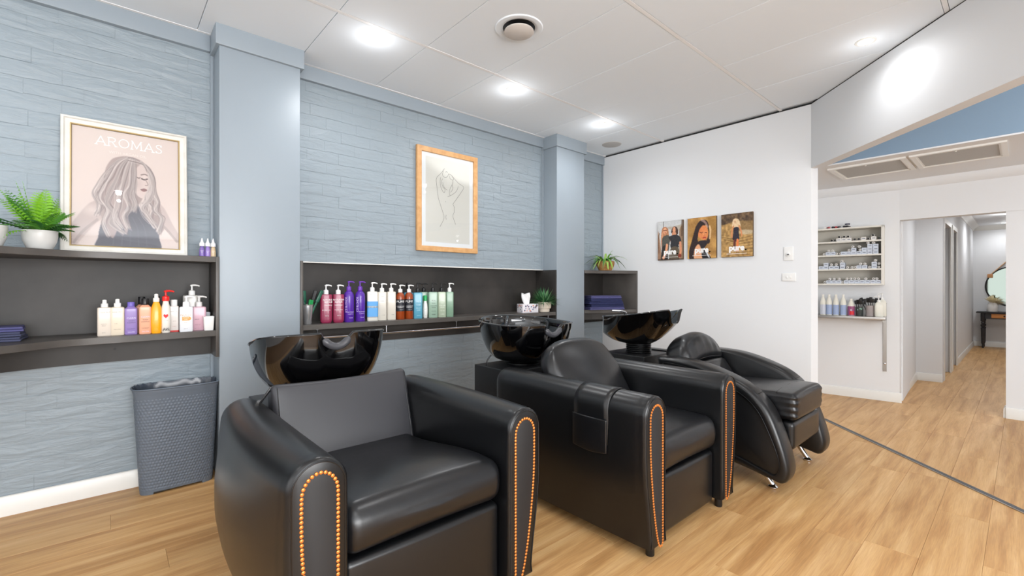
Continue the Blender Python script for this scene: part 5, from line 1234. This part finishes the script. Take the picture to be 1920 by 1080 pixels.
def fill(zr, cartons, tubes, word, dark, mat):
    zb_ = zr + .0165
    ORD = ('first', 'second', 'third', 'fourth', 'fifth', 'sixth', 'seventh', 'eighth', 'ninth', 'tenth', 'eleventh', 'twelfth', 'thirteenth')
    used = 0.0
    for i, (x5, lv) in enumerate(sorted(cartons, reverse=True)):
        u_ = max(used + .001, U(x5) - .022); used = u_ + .044
        for k in range(lv):
            st = '' if lv == 1 else (', ' + ('bottom', 'middle' if lv > 2 else 'top', 'top')[k] + ' of its stack')
            carton(u_, zb_ + k * .0345, 'cartons on the %s shelf of the white cabinet' % word, '%s carton from the right on the %s cabinet shelf%s' % (ORD[i], word, st), mat)
    for i, (x5, lv) in enumerate(sorted(tubes, reverse=True)):
        tube_(max(.014, U(x5)), zb_ + lv * .0345, 'tubes on the %s shelf of the white cabinet' % word, '%s tube from the right on the %s cabinet shelf, %s' % (ORD[i], word, ('lying on the board', 'lying on a carton', 'lying on two cartons', 'lying on three cartons')[lv]), dark)
fill(rowz[3], [(240, 1), (290, 1), (338, 1), (480, 1), (575, 1)], [(165, 0), (195, 0), (240, 1), (290, 1), (330, 1), (395, 0), (435, 0), (525, 0), (568, 1), (625, 0)], 'top', True, CARTW)
fill(rowz[2], [(128, 1), (178, 1), (285, 1), (335, 1), (386, 2), (436, 1), (486, 2), (540, 3), (594, 3)], [(86, 0), (135, 1), (172, 1), (215, 0), (252, 0), (340, 1), (375, 2), (436, 2), (445, 1), (520, 3), (570, 3)], 'second', False, CART)
fill(rowz[1], [(82, 1), (105, 2), (160, 1), (212, 1), (272, 2), (435, 1), (490, 1), (580, 2)], [(160, 1), (208, 1), (265, 2), (322, 0), (368, 0), (402, 0), (450, 1), (490, 1), (535, 0), (588, 2), (622, 0), (625, 1)], 'third', False, CART)
fill(rowz[0], [(135, 1), (186, 1), (236, 1), (318, 1), (368, 1), (418, 1), (468, 1), (520, 1), (572, 1), (622, 1)], [(92, 0), (142, 1), (185, 1), (238, 1), (272, 0), (318, 1), (356, 1), (395, 1), (432, 1), (502, 1), (572, 1), (606, 1)], 'bottom', False, CART)
# odds on top of the cabinet
for k, (x5, cc, tx) in enumerate(((95, (236, 232, 230), 'white'), (140, (170, 40, 50), 'red'), (170, (36, 32, 40), 'black'), (205, (186, 60, 64), 'red'), (245, (40, 34, 44), 'black'), (285, (34, 34, 40), 'black'), (315, (30, 30, 36), 'black'))):
    o = MB().lathe([(.001, 0), (.010, 0), (.013, .03), (.012, .09), (.004, .10)], 14, mat=Matrix.Rotation(R(-90), 4, 'X')).build('colour_tube', M('tube_%d' % cc[0], rgb(*cc), .4))
    o.matrix_world = cb_m @ Matrix.Translation((CW - .026 - U(x5), D_ + .03, .620 + .0135)) @ Matrix.Rotation(.4 * math.sin(k * 2), 4, 'Z'); tag(o, 'small %s tube on top of the white wall cabinet, %s from the left' % (tx, ('first', 'second', 'third', 'fourth', 'fifth', 'sixth', 'seventh')[k]), 'tube', '%s tubes on top of the cabinet' % tx)
j = thing('jar', 'small dark blue jar standing on top of the white wall cabinet', 'jar'); j.matrix_world = cb_m @ Matrix.Translation((CW - .026 - U(316), D_ + .10, .6205))
MB().lathe([(.001, 0), (.018, 0), (.024, .045), (.024, .05), (.001, .05)], 20).build('body', M('dark_blue_jar', rgb(38, 40, 66), .3), j); MB().lathe([(.0252, .018), (.0232, .018), (.0256, .034), (.0236, .034)], 20, cap=False).build('label_band', CARTW, j)
# steel shelf
stl = thing('steel_shelf', 'stainless steel wall shelf with brackets under the white cabinet', 'shelf', WL(.98, 0, .875), RZ)
MB().rbox(0, -.30, 0, CW + .01, -.002, .032, .004, 2).build('shelf_plate', STEEL, stl, angle=30)
for x in (.06, CW - .015):
    b = MB(); b.box(x, -.012, -.56, x + .030, -.001, .17); b.box(x, -.28, -.022, x + .030, -.012, -.0005); b.build('bracket', STEEL, stl, smooth=False)
    MB().lathe([(.010, 0), (.010, .004), (.001, .005)], 12, mat=Matrix.Translation((x + .015, -.012, -.48)) @ Matrix.Rotation(R(90), 4, 'X')).build('screw', CHROME, stl)
def on_shelf(x5): return CW - .026 - U(x5)
cb2 = Matrix.Translation(WL(.98, 0, .9072)) @ Matrix.Rotation(RZ, 4, 'Z')
MILK = M('milky_plastic', rgb(228, 226, 214), .4)
def jug(x5, label, bandc, y=-.20, H_=.225, r=.027, group=None, capc=(236, 234, 226), bh=(.03, .5)):
    t = thing('jug', label, 'bottle', (0, 0, 0), 0, group); t.matrix_world = cb2 @ Matrix.Translation((on_shelf(x5), y, 0))
    MB().lathe([(.001, 0), (r * .95, 0), (r, .005), (r, H_ * .55), (r * .92, H_ * .66), (r * .6, H_ * .80), (r * .38, H_ * .88), (r * .36, H_ * .92)], 26).build('body', MILK, t)
    MB().lathe([(r * .42, H_ * .90), (r * .44, H_ * .905), (r * .42, H_), (.001, H_)], 18).build('cap', M('cap_%d_%d_%d' % capc, rgb(*capc), .4), t)
    MB().lathe([(r + .0006, H_ * bh[0]), (r + .0006, H_ * bh[1])], 26, cap=False).build('label_band', inkm(*bandc), t)
    return t
jug(75, 'milky peroxide bottle mostly hidden by the wall edge, leftmost on the steel shelf', (200, 204, 214))
for x5, tx in ((138, 'left'), (208, 'middle'), (282, 'right')):
    jug(x5, 'milky bottle with pale blue label, %s of the three on the steel shelf' % tx, (160, 176, 208))
jr = jug(360, 'shorter bottle with purple and red label on the steel shelf', (150, 80, 120), H_=.18, r=.031, bh=(.02, .56))
m = MB(); rg = [[(.0322 * math.cos(a), .0322 * math.sin(a), z) for a in [R(-110 + 8 * i) for i in range(10)]] for z in (.012, .05)]; m.loft(rg, False, False, closed=False).build('label_print', inkm(216, 30, 40), jr)
text('0', .028, inkm(240, 236, 240), jr, lambda X, Y: (X, -.0328, .052 + Y))
cp = thing('cup', 'dark patterned cup of brushes and combs on the steel shelf', 'cup'); cp.matrix_world = cb2 @ Matrix.Translation((on_shelf(440), -.20, 0))
MB().lathe([(.001, 0), (.029, 0), (.031, .004), (.035, .095), (.032, .095), (.029, .01)], 24).build('vessel', M('dark_cup', rgb(60, 64, 62), .3), cp)
m = MB()
for k in range(12):
    a = k * 2.4; z = .018 + .07 * ((k * .37) % 1); rg = [[(.0356 * math.cos(b), .0356 * math.sin(b), zz) for b in (a, a + .12, a + .24)] for zz in (z, z + .014)]
    m.loft(rg, False, False, closed=False)
m.build('pattern_print', inkm(150, 190, 172), cp)
cp2 = thing('cup', 'taupe grey canister of black tint brushes on the steel shelf', 'cup'); cp2.matrix_world = cb2 @ Matrix.Translation((on_shelf(540), -.20, 0))
MB().lathe([(.001, 0), (.034, 0), (.036, .004), (.037, .112), (.036, .113), (.034, .11), (.032, .01)], 28).build('vessel', M('taupe_canister', rgb(160, 150, 148), .5), cp2)
for k in range(12):
    x5 = (420, 432, 446, 458, 466, 500, 515, 530, 545, 556, 570, 582)[k]; hh = .09 if k < 5 else .11
    t = thing('tint_brush', ('black brush standing in the dark patterned cup', 'black brush standing in the taupe canister')[k > 4], 'brush', (0, 0, 0), 0, ('brushes in the patterned cup', 'brushes in the taupe canister')[k > 4])
    t.matrix_world = cb2 @ Matrix.Translation((on_shelf(440 if k < 5 else 540) + (x5 - (440 if k < 5 else 540)) * .0005, -.20 + .02 * math.sin(k * 2), .02)) @ Matrix.Rotation(R((x5 - (440 if k < 5 else 540)) * .45), 4, 'Y') @ Matrix.Rotation(R(12 * math.sin(k)), 4, 'X')
    MB().rbox(-.004, -.003, 0, .004, .003, hh + .02, .002, 1).build('handle', PLASTICB, t); MB().rbox(-.013, -.004, hh + .015, .013, .004, hh + .055 + .01 * (k % 3), .003, 1).build('bristles', BLACK, t)
for x5, hh, tx in ((622, .150, 'front white pump bottle at the right end of the steel shelf'), (650, .175, 'rear white pump bottle at the right end of the steel shelf')):
    t = thing('pump_bottle', tx, 'bottle'); t.matrix_world = cb2 @ Matrix.Translation((on_shelf(x5), -.22 if hh < .16 else -.12, 0)) @ Matrix.Rotation(R(190), 4, 'Z')
    MB().loft([se(0, 0, z, a, a * .8, 4, 28) for z, a in ((0, .032), (.004, .035), (hh * .75, .035), (hh * .9, .030), (hh, .016), (hh + .004, .013))]).build('body', MILK, t)
    m = MB().lathe([(.014, hh), (.014, hh + .02), (.005, hh + .024), (.005, hh + .055), (.010, hh + .056), (.010, hh + .066), (.001, hh + .068)], 14); m.tube([(0, 0, hh + .060), (.03, 0, hh + .060), (.042, 0, hh + .048)], [.006, .005, .004], 8); m.build('pump', PW, t)
# small white dish-like light below shelf edge
# ================================================================ HALLWAY END
tb = thing('console_table', 'black console table with turned legs and an orange drawer in the hallway', 'table', (13.10, 0, 0))
TBK = M('black_stained_wood', rgb(44, 44, 48), .4)
MB().rbox(-.20, -.62, .695, .20, .64, .72, .005, 2).build('tabletop', TBK, tb)
MB().box(-.15, -.56, .58, .15, .57, .695).build('apron', TBK, tb, smooth=False)
for yy in (.12, -.42): MB().rbox(-.162, yy - .02, .60, -.149, yy + .40 - .09, .68, .003, 1).build('drawer', M('orange_pine', rgb(214, 142, 78), .45), tb)
for yy in (.255, -.285): MB().lathe([(.006, 0), (.006, .01), (.014, .014), (.014, .02), (.001, .024)], 14, mat=Matrix.Translation((-.161, yy, .64)) @ Matrix.Rotation(R(-90), 4, 'Y')).build('knob', BLACK, tb)
for yy in (.545, -.545):
    for xx in (-.14, .14):
        MB().lathe([(.012, 0), (.018, .03), (.014, .06), (.026, .10), (.030, .36), (.034, .40), (.020, .41), (.034, .43), (.036, .46), (.020, .475), (.032, .50), (.022, .52), (.034, .535), (.034, .69)], 18, (xx, yy, 0)).build('leg', TBK, tb)
vs_ = thing('vase', 'white vase holding cream dried plumes on the console table', 'vase', (13.0, .415, .7205))
MB().lathe([(.001, 0), (.07, 0), (.078, .01), (.078, .12), (.06, .17), (.05, .185), (.045, .18), (.001, .17)], 28).build('body', PW, vs_)
PLM = M('cream_plume', rgb(254, 244, 212), .9)
fl = thing('dried_flowers', 'cream dried plumes standing in the white hallway vase', 'flowers', (13.0, .415, .88))
for k in range(18):
    az = k * 2.4; el = R(10 + 75 * ((k * .618) % 1)); mb = MB()
    for q in range(22):
        a2 = az + rr.uniform(-.5, .5); e2 = el + rr.uniform(-.4, .4); d = Vector((math.cos(a2) * math.cos(e2), math.sin(a2) * math.cos(e2), math.sin(e2))); L2 = rr.uniform(.13, .21)
        mb.add(*leaf([d * (L2 * u) + Vector((0, 0, .02 * u - .05 * u * u)) for u in (0, .25, .5, .75, 1)], .020))
    mb.build('plume', PLM, fl)
mr = thing('round_mirror', 'round black-rimmed mirror hung by a strap over the console table', 'mirror', (13.346, .13, 1.22), 0)
MM = Matrix.Rotation(R(-90), 4, 'Y')
MB().lathe([(.40, .0), (.405, .012), (.395, .022), (.383, .020), (.38, .006)], 56, mat=MM, cap=False).build('rim', BLACK, mr)
MB().lathe([(.001, .008), (.384, .008)], 56, mat=MM, cap=False).build('mirror_glass', M('mirror', rgb(142, 152, 144), .03, metal=1), mr)
MB().lathe([(.001, .002), (.384, .002)], 40, mat=MM, cap=False).build('backing', BLACK, mr)
STR = M('tan_strap', rgb(206, 172, 140), .7)
for sg in (1, -1): MB().tube([(-.014, sg * .325, .235), (-.012, .0, .62)], .012, 6).build('strap', STR, mr)
MB().rbox(-.03, .29, .17, -.008, .37, .25, .015, 3).build('strap_tab', M('tan_leather', rgb(196, 140, 92), .6), mr)
